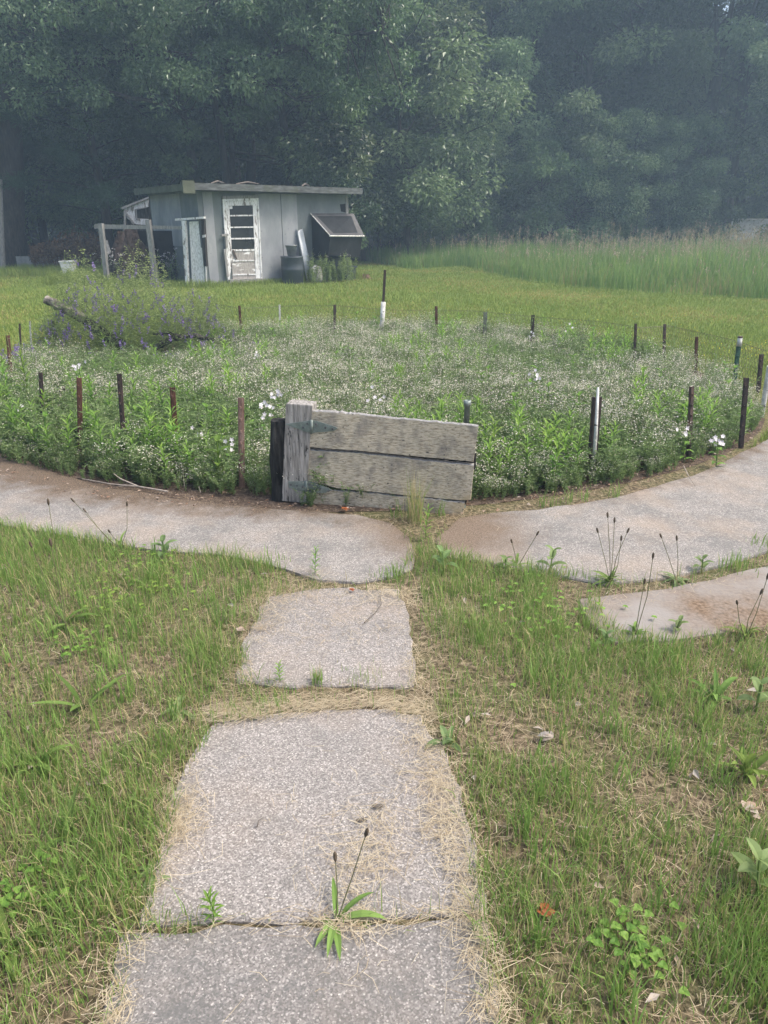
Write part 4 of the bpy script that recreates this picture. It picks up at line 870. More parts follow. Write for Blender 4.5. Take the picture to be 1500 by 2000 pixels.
def broad(seed, h, n, ll, lw, mi=0, el0=.5):
    g = np.random.default_rng(seed); a = Acc(); edges_tubes(a, [[0, 0, 0]], [[.01, .01, h]], .005, mi, .4)
    for i in range(n):
        t = (i // 2 + 1)/(n/2); az = (i % 2)*math.pi + (i//2)*1.4 + g.uniform(-.3, .3); bigleaf(a, (.01*t, .01*t, h*t*.95), az, el0 + .35*t, ll*(1.1 - .45*t)*g.uniform(.85, 1.1), lw*(1.1 - .4*t), .55, mi, .45, 6)
    return a.arrays()
P_spr = [sprig(i, .19 + .025*i, 14, 17, .022, .0046) for i in range(4)]
P_grn = [sprig(10 + i, .17 + .035*i, 26, 1, .03, .005) for i in range(3)]
P_lance = [lance(20 + i, .26 + .04*i, 26, .085, .014) for i in range(3)]
P_wide = [broad(30 + i, .22 + .05*i, 8, .11, .045) for i in range(3)]

# bed planting: one mass of low flowering weeds
def bed_points(N, k=.97):
    r_ = np.sqrt(rng.uniform(0, 1, N))*k; t = rng.uniform(0, 6.283, N); r_ = r_*np.where((np.cos(t) < -.05) & (np.sin(t) < 0), .955, 1); return BC[0] + BRX*r_*np.cos(t), BC[1] + BRY*r_*np.sin(t), r_
def CLR(X, Y):
    r_ = np.zeros(len(X), bool)
    for (b, t) in FENCE.values():
        if b[1] < 6.6: r_ |= (np.abs(X - b[0]*Y/b[1]) < .045) & (Y < b[1] + .03) & (Y > b[1] - .6) & (rng.uniform(0, 1, len(X)) < .85)
        else: r_ |= (np.abs(X - b[0]*Y/b[1]) < .08) & (Y < b[1]) & (Y > b[1] - .8)
    return r_
FENCE[1165] = (P(1155, 930), None)
def place(acc, protos, X, Y, smin, smax, lean=.12, dt=.15):
    which = rng.integers(0, len(protos), len(X)); pos = np.c_[X, Y, np.full(len(X), .004)]
    for i, p in enumerate(protos):
        m = (which == i) & ~CLR(X, Y); n_ = int(m.sum())
        if n_: scatter(acc, p, pos[m], rng.uniform(0, 6.28, n_), rng.uniform(smin, smax, n_), rng.normal(0, lean, (n_, 2)), rng.uniform(-dt, dt, n_))
a = Acc(); X, Y, r_ = bed_points(10500); f = smooth_noise(X, Y, 1.0, 21) + .35*(Y > 6.6) - 1.6*((X < -.9) & (Y < 6.0))
vet = ((X + 2.9)/1.35)**2 + ((Y - 9.2)/.9)**2 < 1
m = (f + rng.normal(0, .35, len(X)) > -.2) & ~vet & (rng.uniform(0, 1, len(X)) < .85); place(a, P_spr, X[m], Y[m], .6, 1.35)
m2 = ~m & ~vet; place(a, P_grn, X[m2], Y[m2], .8, 1.35)
X, Y, r_ = bed_points(2600); place(a, P_grn, X, Y, .6, 1.1)
X, Y, r_ = bed_points(420); hs = rng.uniform(.25, .66, 420); a_ = np.c_[X, Y, 0*X]; tp = a_ + np.c_[rng.normal(0, .06, (420, 2)), hs]; edges_tubes(a, a_, tp, .002, 0, .6)
q_ = np.repeat(np.arange(420), 9); t_ = rng.uniform(.2, 1, len(q_))[:, None]; leaves(a, a_[q_] + (tp - a_)[q_]*t_, np.c_[rng.normal(size=(len(q_), 2)), rng.uniform(.2, 1, len(q_))], .05*rng.uniform(.5, 1.3, len(q_)), .011, 0, rng.uniform(.4, 1, len(q_)))
# fringe at the front edge
t = rng.uniform(math.pi*1.02, math.pi*1.98, 2600); k = rng.uniform(.9, .99, 2600) - .045*(np.cos(t) < -.05); X, Y = BC[0] + BRX*k*np.cos(t), BC[1] + BRY*k*np.sin(t); m = rng.uniform(0, 1, 2600) < np.where(X > .5, 1, .6)
place(a, P_grn + [P_spr[0]], X[m], Y[m], .35, .9)
tag(a.build("flower_bed_weeds", [M_weedd, M_cream]), "dense low weeds with tiny cream flowers filling the round bed", kind='stuff')
a = Acc(); X, Y, r_ = bed_points(900); f = smooth_noise(X, Y, .8, 33); m = (f > .25) | ((X < -1.4) & (Y < 6.5) & (rng.uniform(0, 1, 900) < .6)) | ((X > .3) & (X < 1.0) & (Y < 5.2)); place(a, P_lance, X[m], Y[m], .8, 1.25)
m = (f < -.9) | ((X > 1.5) & (rng.uniform(0, 1, 900) < .12)) | ((X < -.6) & (Y < 5.8) & (rng.uniform(0, 1, 900) < .5)); place(a, P_wide, X[m], Y[m], .6, 1.1)
tag(a.build("bed_undergrowth", [M_weed]), "bright green narrow leaved weeds scattered through the bed", kind='stuff')

# vetch mound
vc = P(262, 700); vet = thing("vetch_plant", "mound of purple flowering vetch sprawling over the fallen log", "plant", vc)
N = 34000; u = rng.uniform(-1, 1, N); v = rng.uniform(-1, 1, N); ok = u*u + v*v < 1; u, v = u[ok], v[ok]; N = len(u)
top = lambda u, v: .9*np.clip(1 - u*u*.95 - v*v, 0, 1)**.5*(1 - .12*u) * (1 + .22*np.sin(u*9 + v*4) + .2*np.sin(u*19 - v*7))
zz = top(u, v)*rng.uniform(.1, 1.15, N)**.8; pos = np.c_[vc[0] + .06 + u*1.25, vc[1] + v*.65, zz + .01]; a = Acc()
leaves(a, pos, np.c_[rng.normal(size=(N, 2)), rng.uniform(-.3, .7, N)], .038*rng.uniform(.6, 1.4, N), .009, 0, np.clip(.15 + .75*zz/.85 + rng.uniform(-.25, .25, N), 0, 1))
j = rng.integers(0, N - 1, 1300); dv = np.c_[rng.normal(0, .09, (1300, 2)), rng.uniform(-.02, .17, 1300)]; edges_tubes(a, pos[j], pos[j] + dv, .0018, 1, .5)
j = rng.integers(0, N - 1, 260); dv = np.c_[rng.normal(0, .05, (260, 2)), rng.uniform(.08, .2, 260)]; j = j[pos[j][:, 2] > .45]; dv = dv[:len(j)]; edges_tubes(a, pos[j], pos[j] + dv, .0016, 1, .8); leaves(a, np.repeat(pos[j] + dv*.8, 3, 0), rng.normal(size=(3*len(j), 3)), .03, .008, 0, .9)
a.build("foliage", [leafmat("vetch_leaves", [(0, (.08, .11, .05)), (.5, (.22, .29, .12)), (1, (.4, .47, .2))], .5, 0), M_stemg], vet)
a = Acc(); K = 430; u, v = rng.uniform(-1.25, 1.35, K), rng.uniform(-1.05, .4, K); z = np.maximum(top(u, v), .12)*rng.uniform(.6, 1.0, K); c = np.c_[vc[0] + .08 + u*1.22, vc[1] + v*.68, z]
per = 16; idx = np.repeat(np.arange(K), per); ax = nrm(np.c_[rng.normal(0, .35, (K, 2)), np.ones(K)]); s = np.tile(np.linspace(0, .075, per), K)[:, None]
leaves(a, c[idx] + ax[idx]*s, rng.normal(size=(K*per, 3)) + [0, -.4, -.2], .024, .015, 0, np.clip(rng.uniform(0, .6, K)[idx] + rng.uniform(0, .4, K*per), 0, 1))
a.build("blossom", [M_purple], vet)

# white blossoms on leafy stems
def white_flower(px, tall, label, base=None, n=6):
    b = P(*base); t = D(*px, b[1]); root = thing("white_flower", label, "flower", b, "white blossoms in the flower bed"); h = t[2]; a = Acc()
    stem = [b, b + (t - b)*.5 + rng.normal(0, .012, 3), t]; tube(a, stem, [.004, .0035, .0025], 5)
    a.build("stem", M_stemg, root); a = Acc()
    for i in range(8):
        f = .12 + .78*i/8; bigleaf(a, b + (t - b)*f, (i % 2)*math.pi + i*.8, .45, .085*(1 - .4*f), .03, .6, 0, .5, 4)
    a.build("leaves", M_weed, root); a = Acc()
    for i in range(n):
        c = t + rng.normal(0, 1, 3)*[.03, .02, .024]; nn = nrm(np.array([rng.normal(0, .4), -1, rng.uniform(0, .8)])); s1 = nrm(np.cross(nn, [0, 0, 1.])); s2 = np.cross(s1, nn)
        for k in range(5):
            an_ = k*1.2566 + i; dd = s1*math.cos(an_) + s2*math.sin(an_); leaves(a, [c], [dd + nn*.25], .018, .013, 0, rng.uniform(0, 1), up=nn, fold=.05)
    a.build("blossoms", M_petal, root)
for px, base, lb, n in [((543, 766), (548, 850), "white blossom cluster just above the gate's hinge post", 7), ((515, 800), (513, 900), "drooping white blossom cluster left of the grey hinge post", 9), ((733, 777), (735, 845), "small white blossom above the middle of the gate", 6),
                        ((1046, 735), (1042, 800), "pale blossom cluster on a tall stem in the middle of the bed's right half", 10), ((446, 868), (446, 930), "single white blossom left of the faded pinkish stake", 5), ((155, 716), (160, 800), "cream blossom cluster above the orange rusty stake", 7),
                        ((42, 795), (45, 850), "lone white blossom among tall weeds at the far left", 3), ((1402, 858), (1398, 915), "big white blossom cluster between the two right front stakes", 10), ((1338, 845), (1336, 905), "white blossoms beside the dark rusty stake at the right", 5),
                        ((390, 842), (392, 905), "white blossom between the rusty leaning stake and the pinkish one", 4), ((505, 694), (506, 745), "white blossom far back right of the vetch", 5), ((1033, 656), (1034, 700), "pale blossom at the foot of the leaning back stake", 5), ((1105, 640), (1106, 700), "tiny white blossom on a thin stem before the back lawn", 3)]:
    white_flower(px, 0, lb, base, n)
def plantthing(name, label, cat, base, arr, mats, sc=1, yaw=0, group=None):
    a = Acc(); V, T_, M_, C_ = arr; scatter(a, (V, T_, M_, C_), np.array([base]), np.array([yaw]), np.array([sc]));
    return tag(a.build(name, mats, None, False, tuple(base)), label, cat, group)
for px, k, s_, lb in [((430, 950), 1, 1.0, "broad grey green leaved weed drooping over the path left of the gate"), ((350, 930), 2, .9, "leafy weed beneath the rusty leaning stake"), ((290, 905), 0, .9, "yellow green leafy weed right of the brown black stake"), ((1075, 955), 0, .8, "leafy weed at the bed edge left of the white rod stake"), ((1245, 790), 2, .9, "rounded bright leaved weed standing above the white flowers at right"), ((860, 690), 1, 1.1, "broad leaved weed near the back brown stake"), ((1150, 700), 2, 1.0, "broad leaved weed at the back right of the bed")]:
    plantthing("leafy_weed", lb, "weed", P(*px), P_wide[k], [M_weed], s_*1.15, rng.uniform(0, 6), "leafy weeds in the flower bed")
for px, s_, lb in [((20, 790), 1.35, "tall narrow leaved weed at the far left edge of the bed"), ((60, 800), 1.5, "tallest narrow leaved weed beside the dark left stake"), ((95, 840), 1.2, "narrow leaved weed in front of the dark left stake"), ((190, 830), 1.15, "narrow leaved weed behind the orange rusty stake"), ((1060, 920), 1.1, "narrow leaved weed left of the white rod stake"), ((965, 930), 1.1, "narrow leaved weed at the free end of the gate"), ((1440, 870), 1.1, "narrow leaved weed under the brown right front stake"), ((575, 660), 1.1, "narrow leaved weed beside the peeling whitish back stake"), ((420, 820), 1.2, "narrow leaved weed behind the faded pinkish stake"), ((1000, 870), 1.0, "narrow leaved weed behind the end of the gate")]:
    plantthing("narrow_weed", lb, "weed", P(*px), P_lance[rng.integers(0, 3)], [M_weed], s_, rng.uniform(0, 6), "narrow leaved weeds in the flower bed")

# ------------------------------------------------------------------ foreground weeds
def rosette(px, n, l, w_, label, stalks=(), group=None, mat_=None, el=.6, arch=.75):
    b = P(*px); root = thing("plantain", label, "weed", b, group); a = Acc()
    for i in range(n): bigleaf(a, b + [rng.normal(0, .006), rng.normal(0, .006), .004], 2.4*i + rng.uniform(-.7, .7), rng.uniform(el*.4, el*1.5), l*rng.uniform(.4, 1.0), w_*rng.uniform(.55, .95), arch, 0, rng.uniform(.3, .75), 6)
    a.build("leaves", mat_ or M_rose, root)
    for (sx, sy) in stalks:
        t = D(sx, sy, b[1] - rng.uniform(-.02, .04)); a = Acc(); m = (b + t)/2 + rng.normal(0, .006, 3); tube(a, [b, m, t], [.0018, .0015, .0012], 5); st_ = a.build("flower_stalk", M_stalk, root)
        a = Acc(); d = nrm(t - m); tube(a, [t - d*.004, t + d*.006, t + d*.02, t + d*.026], [.002, .005, .0045, .001], 7); a.build("seed_head", M_head, st_)
GWd = "weeds along the path"
rosette((655, 1808), 11, .14, .024, "plantain rosette with two tall seed stalks growing in the slab joint", [(655, 1680), (714, 1632)], GWd)
rosette((1192, 1142), 26, .13, .014, "grassy plantain tuft with many seed stalks on the right pavement edge", [(1187, 1010), (1200, 1020), (1225, 1040), (1168, 1040), (1213, 1055)], GWd, el=1.0)
rosette((1322, 1138), 16, .11, .02, "plantain rosette right of the many stalked tuft", [(1292, 1050), (1322, 1055)], GWd, M_weedd)
rosette((1240, 1245), 10, .12, .016, "thin plantain with tall leaning stalks over the lower slab", [(1275, 1090), (1258, 1140)], GWd, el=1)
rosette((130, 1225), 12, .19, .024, "large plantain with long curved stalks in the left lawn", [(62, 1068), (95, 985)], GWd, el=.8)
rosette((165, 1385), 5, .2, .03, "upright broad bladed plantain low in the left lawn", [(100, 1065)], GWd, el=1.2, arch=.3)
rosette((350, 1390), 8, .12, .03, "dull green plantain close to the straw at the path's left", [], GWd, M_weedd, el=.4)
rosette((300, 1710), 12, .15, .018, "dark green rosette sprawling against the middle slab's left side", [], GWd, M_weedd, el=.35)
rosette((70, 1500), 9, .17, .026, "broad leaved rosette near the left edge of the lawn", [(20, 1400)], GWd, el=.8)
rosette((20, 1860), 10, .16, .024, "broad leaved rosette at the lower left corner of the lawn", [], GWd, el=.6)
rosette((870, 1455), 6, .12, .03, "grey green rosette in grass right of the middle slab", [], GWd, M_weedd, el=.9)
rosette((1395, 1370), 12, .17, .026, "pale upright rosette in the right lawn below the lower slab", [], GWd, el=.9)
rosette((1455, 1515), 11, .21, .026, "tall bladed rosette near the right edge of the lawn", [], GWd, el=1.1, arch=.5)
rosette((130, 1640), 6, .17, .02, "sparse long leaved rosette among grass at the lower left", [], GWd, el=1.1, arch=.5)
rosette((1010, 1110), 7, .11, .016, "thin rosette with dark stalks at the tip of the right lawn", [(1048, 1045), (1000, 1060)], GWd, el=1)
rosette((235, 1075), 8, .13, .014, "slim rosette with several stalks on the left pavement edge", [(248, 988), (215, 1040), (145, 980), (168, 1000)], GWd, el=1)
rosette((1455, 1250), 9, .14, .02, "rosette with stalks at the right end of the lower slab", [(1485, 1160), (1440, 1180), (1498, 1130)], GWd, el=1)
for px, k, s_, lb in [((418, 1806), 0, .42, "small bright narrow leaved weed in the joint of the two nearest slabs"), ((548, 1336), 1, .33, "small bright narrow leaved weed on the far slab's near edge"), ((615, 1128), 2, .45, "bushy narrow leaved weed at the pavement edge above the far slab"), ((830, 1058), 2, .6, "bushy green weed in the gap below the gate")]:
    plantthing("narrow_weed", lb, "weed", P(*px), P_lance[k], [M_weed], s_, rng.uniform(0, 6), GWd)
P_milk = [broad(60 + i, .10 + .02*i, 6, .1, .042, 0, .6) for i in range(3)]
for px, k, s_, lb in [((325, 1092), 0, .95, "blue green broad leaved shoot on the left pavement edge"), ((868, 1118), 1, .9, "broad leaved shoot beside the gap between the pavements"), ((1072, 1122), 2, .9, "upright broad leaved shoot with pale leaf tips at the right lawn tip"), ((988, 1118), 0, .75, "smaller broad leaved shoot at the right lawn tip"), ((1370, 1118), 0, .7, "broad leaved shoot right of the plantain on the pavement edge"), ((1478, 1745), 1, .95, "broad leaved shoot at the right edge low in the lawn"), ((1475, 1390), 2, .9, "single broad leaved shoot at the right edge of the lawn"), ((1320, 1235), 0, .6, "little broad leaved shoot on the lower slab's edge"), ((1180, 1270), 1, .6, "rounded broad leaved shoot under the lower slab's corner")]:
    plantthing("broadleaf_shoot", lb, "weed", P(*px), P_milk[k], [M_weedd], s_, rng.uniform(0, 6), "broad leaved shoots in the lawn")
def tuft(px, n, h, label, spread=.03, m=None, dry=0, lean=.45, w_=.004, cat="grass tuft", stalks=0):
    b = P(*px); a = Acc(); pos = b + np.c_[rng.normal(0, spread, (n, 2)), np.zeros(n)]
    blades(a, pos, h*rng.uniform(.5, 1.1, n), w_, rng.uniform(0, 6.28, n), rng.uniform(.05, lean, n), 0, np.where(rng.uniform(0, 1, n) < dry, rng.uniform(0, .12, n), rng.uniform(.35, 1, n)))
    return tag(a.build("grass_tuft", m or M_grass, None, False, tuple(b)), label, cat, "grass tufts by the path", "stuff" if spread >= .04 else None)
tuft((812, 1020), 110, .33, "tall half dry grass tuft leaning against the gate bottom", .028, None, .6, .5, .003)
tuft((620, 1336), 40, .08, "short spiky tuft on the near edge of the far slab", .012, None, .25)
tuft((700, 1334), 90, .06, "fine wispy tuft in the crack right of the spiky one", .05, None, .3, .4, .002)
tuft((770, 1130), 90, .08, "leafy green tuft at the pavement edge near the far slab", .04)
tuft((1437, 1112), 60, .1, "bright tuft at the far right pavement edge", .035)
tuft((1470, 1900), 420, .13, "dense dark green tuft low at the right edge", .07, None, .03, .5, .003)
tuft((1500, 1075), 60, .08, "small tuft in the crack at the picture's right", .05)
tuft((520, 1110), 90, .08, "tuft at the pavement edge left of the far slab", .06)
def clover(px, n, label, sp=.05):
    b = P(*px); a = Acc()
    for i in range(n):
        c = b + np.array([rng.normal(0, sp), rng.normal(0, sp), rng.uniform(.015, .05)]); edges_tubes(a, [c*[1, 1, 0]], [c], .0008, 0, .3); az = rng.uniform(0, 6.28); ti = rng.uniform(.5, 1)
        for k in range(3): bigleaf(a, c, az + k*2.094, .15, .014, .014, .2, 0, ti, 3, .3)
    tag(a.build("clover", M_weed, None, False, tuple(b)), label, "clover", "clover patches in the lawn", "stuff")
clover((1225, 1850), 46, "bright clover patch low in the right lawn"); clover((60, 1745), 34, "bright clover patch at the lower left of the lawn", .045)
clover((260, 1165), 60, "spread out clover patch in the upper left lawn", .13); clover((290, 1105), 50, "pale clover patch under the left pavement edge", .1); clover((1060, 1200), 80, "clover patch in the upper right lawn near the lower slab", .16); clover((170, 1270), 30, "small clover patch beside the large left plantain", .06)

# ------------------------------------------------------------------ grass and straw
STRIP = [tuple(P(*p)[:2]) for p in [(1090, 1135), (1200, 1138), (1300, 1120), (1500, 1068), (1560, 1085), (1560, 1112), (1300, 1160), (1140, 1180), (1120, 1240), (1080, 1200)]]
a = Acc()
N = 560000; X, Y = rng.uniform(-3.4, 3.6, N), rng.uniform(.35, 4.9, N)
f = smooth_noise(X, Y, .28, 41) + .6*smooth_noise(X, Y, .1, 42)
m = in_view(X, Y, .9) & ~in_bed(X, Y, 1.07) & ~on_slab(X, Y, -.025) & ~(inside(STRIP, X, Y) & (rng.uniform(0, 1, N) < .86)) & ~((X > .02) & (X < .75) & (Y > 3.38) & (rng.uniform(0, 1, N) < .9)); d = np.ones(N)
d = np.clip(.72 + .38*f, .1, 1); cxl = np.interp(Y, [1, 1.25, 2, 2.3, 3.1], [-.42, -.34, -.22, -.27, -.18]); cxr = np.interp(Y, [1, 1.25, 2, 2.3, 3.1], [.17, .17, .14, .12, .12])
corr = (X > cxl - .1) & (X < cxr + .05) & (Y < 3.15); d = np.where(corr, d*.07, d); edge = (X > cxl - .2) & (X < cxr + .13) & (Y < 3.2) & ~corr; d = np.where(edge, d*.55, d)
m &= rng.uniform(0, 1, N) < d*np.clip(1.1 - .15*Y, .35, 1); X, Y, f = X[m], Y[m], f[m]; n_ = len(X)
print('near blades', n_)
tint = np.where(rng.uniform(0, 1, n_) < .27 - .06*f, rng.uniform(0, .2, n_), np.clip(rng.normal(.62, .2, n_), .28, 1))
blades(a, np.c_[X, Y, np.zeros(n_)], rng.uniform(.025, .092, n_)*(1 + .25*np.clip(f, -1, 1.2)), rng.uniform(.0018, .004, n_), rng.uniform(0, 6.28, n_), rng.uniform(.1, .75, n_), 0, tint)
N = 900; X, Y = rng.uniform(-3.4, 3.6, N), rng.uniform(.7, 4.2, N); m = in_view(X, Y) & ~on_slab(X, Y, .08) & ~in_bed(X, Y, 1.03) & ~((X > -.5) & (X < .3) & (Y < 3.2)); n_ = int(m.sum())
k = 14; XX, YY = np.repeat(X[m], k) + rng.normal(0, .018, n_*k), np.repeat(Y[m], k) + rng.normal(0, .018, n_*k)
blades(a, np.c_[XX, YY, np.zeros(n_*k)], rng.uniform(.06, .14, n_*k), rng.uniform(.003, .006, n_*k), rng.uniform(0, 6.28, n_*k), rng.uniform(.1, .6, n_*k), 0, np.clip(np.repeat(rng.uniform(.4, 1, n_), k) + rng.normal(0, .1, n_*k), .25, 1))
tag(a.build("grass", M_grass), "patchy green and dry grass on both sides of the path", kind='stuff')
# dry thatch lying flat, and clippings on the slabs
def strands(acc, X, Y, z, l, w_=.0014, az=None, tint=None, mi=0):
    N = len(X); az = rng.uniform(0, 6.28, N) if az is None else az; l = np.broadcast_to(l, (N,)); d = np.c_[np.cos(az), np.sin(az), rng.normal(0, .08, N)]; bend = np.c_[-np.sin(az), np.cos(az), np.zeros(N)]*(rng.normal(0, .14, N)*l)[:, None]
    p = np.c_[X, Y, z]; q0, q1, q2 = p - d*l[:, None]/2, p + bend, p + d*l[:, None]/2; q1[:, 2] += .003
    for q in (q0, q2): q[:, 2] = np.maximum(q[:, 2], z - .002)
    s = np.c_[-np.sin(az), np.cos(az), np.zeros(N)]*np.broadcast_to(w_, (N,))[:, None]/2; V = np.stack([q0 - s, q0 + s, q1 - s, q1 + s, q2 - s*.5, q2 + s*.5], 1)
    fcs = np.array([(0,1,3),(0,3,2),(2,3,5),(2,5,4)]); tint = rng.uniform(0, 1, N) if tint is None else tint
    acc.add(V.reshape(-1, 3), (fcs[None] + 6*np.arange(N)[:, None, None]).reshape(-1, 3), mi, np.repeat(tint, 6))
a = Acc(); N = 90000; X, Y = rng.uniform(-3.4, 3.6, N), rng.uniform(.35, 4.9, N); m = in_view(X, Y, .9) & ~in_bed(X, Y) & ~on_slab(X, Y, .0) & (rng.uniform(0, 1, N) < np.clip(1.3 - .25*Y, .25, 1)); X, Y = X[m], Y[m]; n_ = len(X)
strands(a, X, Y, rng.uniform(.003, .02, n_), rng.uniform(.02, .085, n_), rng.uniform(.0009, .002, n_), None, np.clip(rng.normal(.38, .28, n_), 0, 1))
def spx(n, pts, sx, sy, zlo=.022, zhi=.032, ll=(.04, .13), az=None, tm=.72):
    n = int(n*.85); pts = np.array(pts, float); cen = rng.uniform(0, len(pts) - 1, 9); t = np.where(rng.uniform(0, 1, n) < .5, rng.uniform(0, len(pts) - 1, n), np.clip(cen[rng.integers(0, 9, n)] + rng.normal(0, .15, n), 0, len(pts) - 1)); sx, sy = sx*1.15, sy*1.1; px = np.interp(t, np.arange(len(pts)), pts[:, 0]) + rng.normal(0, sx, n); py = np.interp(t, np.arange(len(pts)), pts[:, 1]) + rng.normal(0, sy, n)
    q = np.array([P(x, y, .02)[:2] for x, y in zip(px, py)]); on = on_slab(q[:, 0], q[:, 1], .02)
    strands(a, q[:, 0], q[:, 1], np.where(on, rng.uniform(zlo, zhi, n), rng.uniform(.008, .03, n)), rng.uniform(*ll, n)*rng.uniform(.35, 1, n), rng.uniform(.0006, .0015, n), None if az is None else rng.normal(az, .5, n), np.clip(rng.normal(tm - .05, .27, n), 0, 1))
spx(1000, [(808, 1400), (850, 1500), (880, 1620), (925, 1770), (950, 1900), (965, 2000)], 20, 15); spx(520, [(840, 1480), (870, 1600), (905, 1700)], 32, 20)
spx(420, [(395, 1430), (345, 1560), (330, 1650), (290, 1790), (235, 1900), (215, 2000)], 15, 15); spx(300, [(350, 1540), (345, 1640)], 26, 20)
spx(1100, [(420, 1390), (520, 1380), (640, 1362), (760, 1370), (820, 1395)], 22, 9, az=.2); spx(350, [(430, 1400), (560, 1385), (700, 1372)], 14, 7, az=.35, ll=(.08, .2))
spx(1000, [(490, 1240), (510, 1180), (540, 1152), (640, 1146)], 28, 16, tm=.55); spx(420, [(690, 1160), (760, 1155), (800, 1180)], 24, 10, tm=.75); spx(900, [(500, 1230), (640, 1195), (780, 1240)], 60, 30, ll=(.02, .07), tm=.5)
spx(150, [(260, 1812), (480, 1806), (640, 1806), (760, 1798), (935, 1785)], 14, 5, az=.05, ll=(.06, .2)); spx(380, [(720, 1590), (735, 1640), (690, 1720), (700, 1790), (660, 1815)], 30, 18); spx(160, [(640, 1690), (760, 1640)], 40, 26)
spx(120, [(450, 1650), (700, 1500), (800, 1600), (600, 1900), (850, 1900)], 90, 60, ll=(.02, .08)); spx(240, [(805, 1270), (815, 1340), (835, 1400)], 10, 14); spx(300, [(840, 1200), (900, 1190), (880, 1260)], 24, 16, tm=.6)
spx(260, [(470, 1250), (465, 1320), (430, 1370)], 16, 14, tm=.5); spx(300, [(1120, 1180), (1180, 1160), (1290, 1148), (1420, 1118)], 40, 9, ll=(.03, .1), tm=.5); spx(260, [(760, 1020), (830, 1010), (900, 1012)], 26, 8, tm=.3); spx(400, [(100, 925), (260, 960), (420, 980), (560, 992)], 40, 9, ll=(.02, .08), tm=.15); spx(300, [(960, 1005), (1100, 1000), (1300, 965), (1460, 905)], 30, 8, ll=(.02, .08), tm=.15)
tag(a.build("straw", M_straw), "dry straw and mown clippings lying on the ground and slab edges", kind='stuff')
# dead leaf litter
a = Acc(); N = 420; X, Y = rng.uniform(-3, 3.2, N), rng.uniform(.9, 4.4, N); m = in_view(X, Y) & ~on_slab(X, Y, .03) & ~in_bed(X, Y, .99) & ~((X > -.4) & (X < .2) & (Y < 3.1)); n_ = int(m.sum())
leaves(a, np.c_[X[m], Y[m], rng.uniform(.006, .03, n_)], np.c_[rng.normal(size=(n_, 2)), rng.normal(0, .12, n_)], rng.uniform(.018, .05, n_), rng.uniform(.01, .022, n_), 0, rng.uniform(0, 1, n_))
t = rng.uniform(math.pi*1.1, math.pi*1.9, 500); kk = rng.uniform(.97, 1.015, 500); leaves(a, np.c_[BC[0] + BRX*kk*np.cos(t), BC[1] + BRY*kk*np.sin(t), np.full(500, .024)], np.c_[rng.normal(size=(500, 2)), rng.normal(0, .2, 500)], rng.uniform(.01, .035, 500), rng.uniform(.006, .014, 500), 0, rng.uniform(0, .6, 500))
tag(a.build("leaf_litter", M_litter), "pale dead leaves scattered in the grass and along the bed", kind='stuff')

# mown lawn beyond the bed
a = Acc(); N = 330000; Y = 5 + 32*rng.uniform(0, 1, N)**1.35; X = rng.uniform(-1, 1, N)*(Y*.53 + 1.6)
m = ~in_bed(X, Y, 1.015) & ~in_tall(X, Y) & ~on_slab(X, Y, .02) & ~((Y > 27.5) & (X < -4)) & ~((Y > 30 + (X + 3)*1.8) & (X > -3)); X, Y = X[m], Y[m]; n_ = len(X); f = smooth_noise(X, Y, 2.2, 51) + .5*smooth_noise(X, Y, .6, 52)
blades(a, np.c_[X, Y, np.zeros(n_)], rng.uniform(.03, .085, n_)*(1 + .2*f), .004 + .0006*Y, rng.uniform(0, 6.28, n_), rng.uniform(.1, .8, n_), 0, np.clip(.48 + .3*f + rng.normal(0, .2, n_), 0, 1))
N = 420; X, Y = np.r_[rng.normal(4.6, .5, 260), rng.normal(3.4, 1.4, 160)], np.r_[rng.normal(9.2, .6, 260), rng.normal(12.0, .9, 160)]; m = ~in_bed(X, Y, 1.0) & (rng.uniform(0, 1, N) < .5)
leaves(a, np.c_[X[m], Y[m], rng.uniform(.05, .1, m.sum())], rng.normal(size=(int(m.sum()), 3)), .018, .016, 1, .6)
# longer growth round the shed, run and oak
for (x0, x1, y0, y1, n_, h) in [(-12.5, -8.6, 22.5, 27.5, 9000, .3), (-9, -6.3, 19.6, 22.6, 6000, .34), (-7.2, -4.4, 19.0, 19.7, 1500, .22), (-12, -5, 26, 30, 5000, .45)]:
    X, Y = rng.uniform(x0, x1, n_), rng.uniform(y0, y1, n_); blades(a, np.c_[X, Y, np.zeros(n_)], h*rng.uniform(.4, 1.1, n_), .013, rng.uniform(0, 6.28, n_), rng.uniform(.1, .6, n_), 0, rng.uniform(.3, .8, n_))
n_ = 3200; al = rng.uniform(-.2, LEN + .2, n_); ou = np.abs(rng.normal(.1, .22, n_)) + .03; q = C0[None] + U*al[:, None] + FR.n*ou[:, None]
blades(a, np.c_[q[:, 0], q[:, 1], np.zeros(n_)], np.where(al > 2.4, .4, .17)*rng.uniform(.4, 1.1, n_), .012, rng.uniform(0, 6.28, n_), rng.uniform(.1, .6, n_), 0, rng.uniform(.3, .8, n_))
tag(a.build("lawn_grass", [M_lawn, M_yellow]), "yellow green mown grass covering the lawn beyond the bed", kind='stuff')
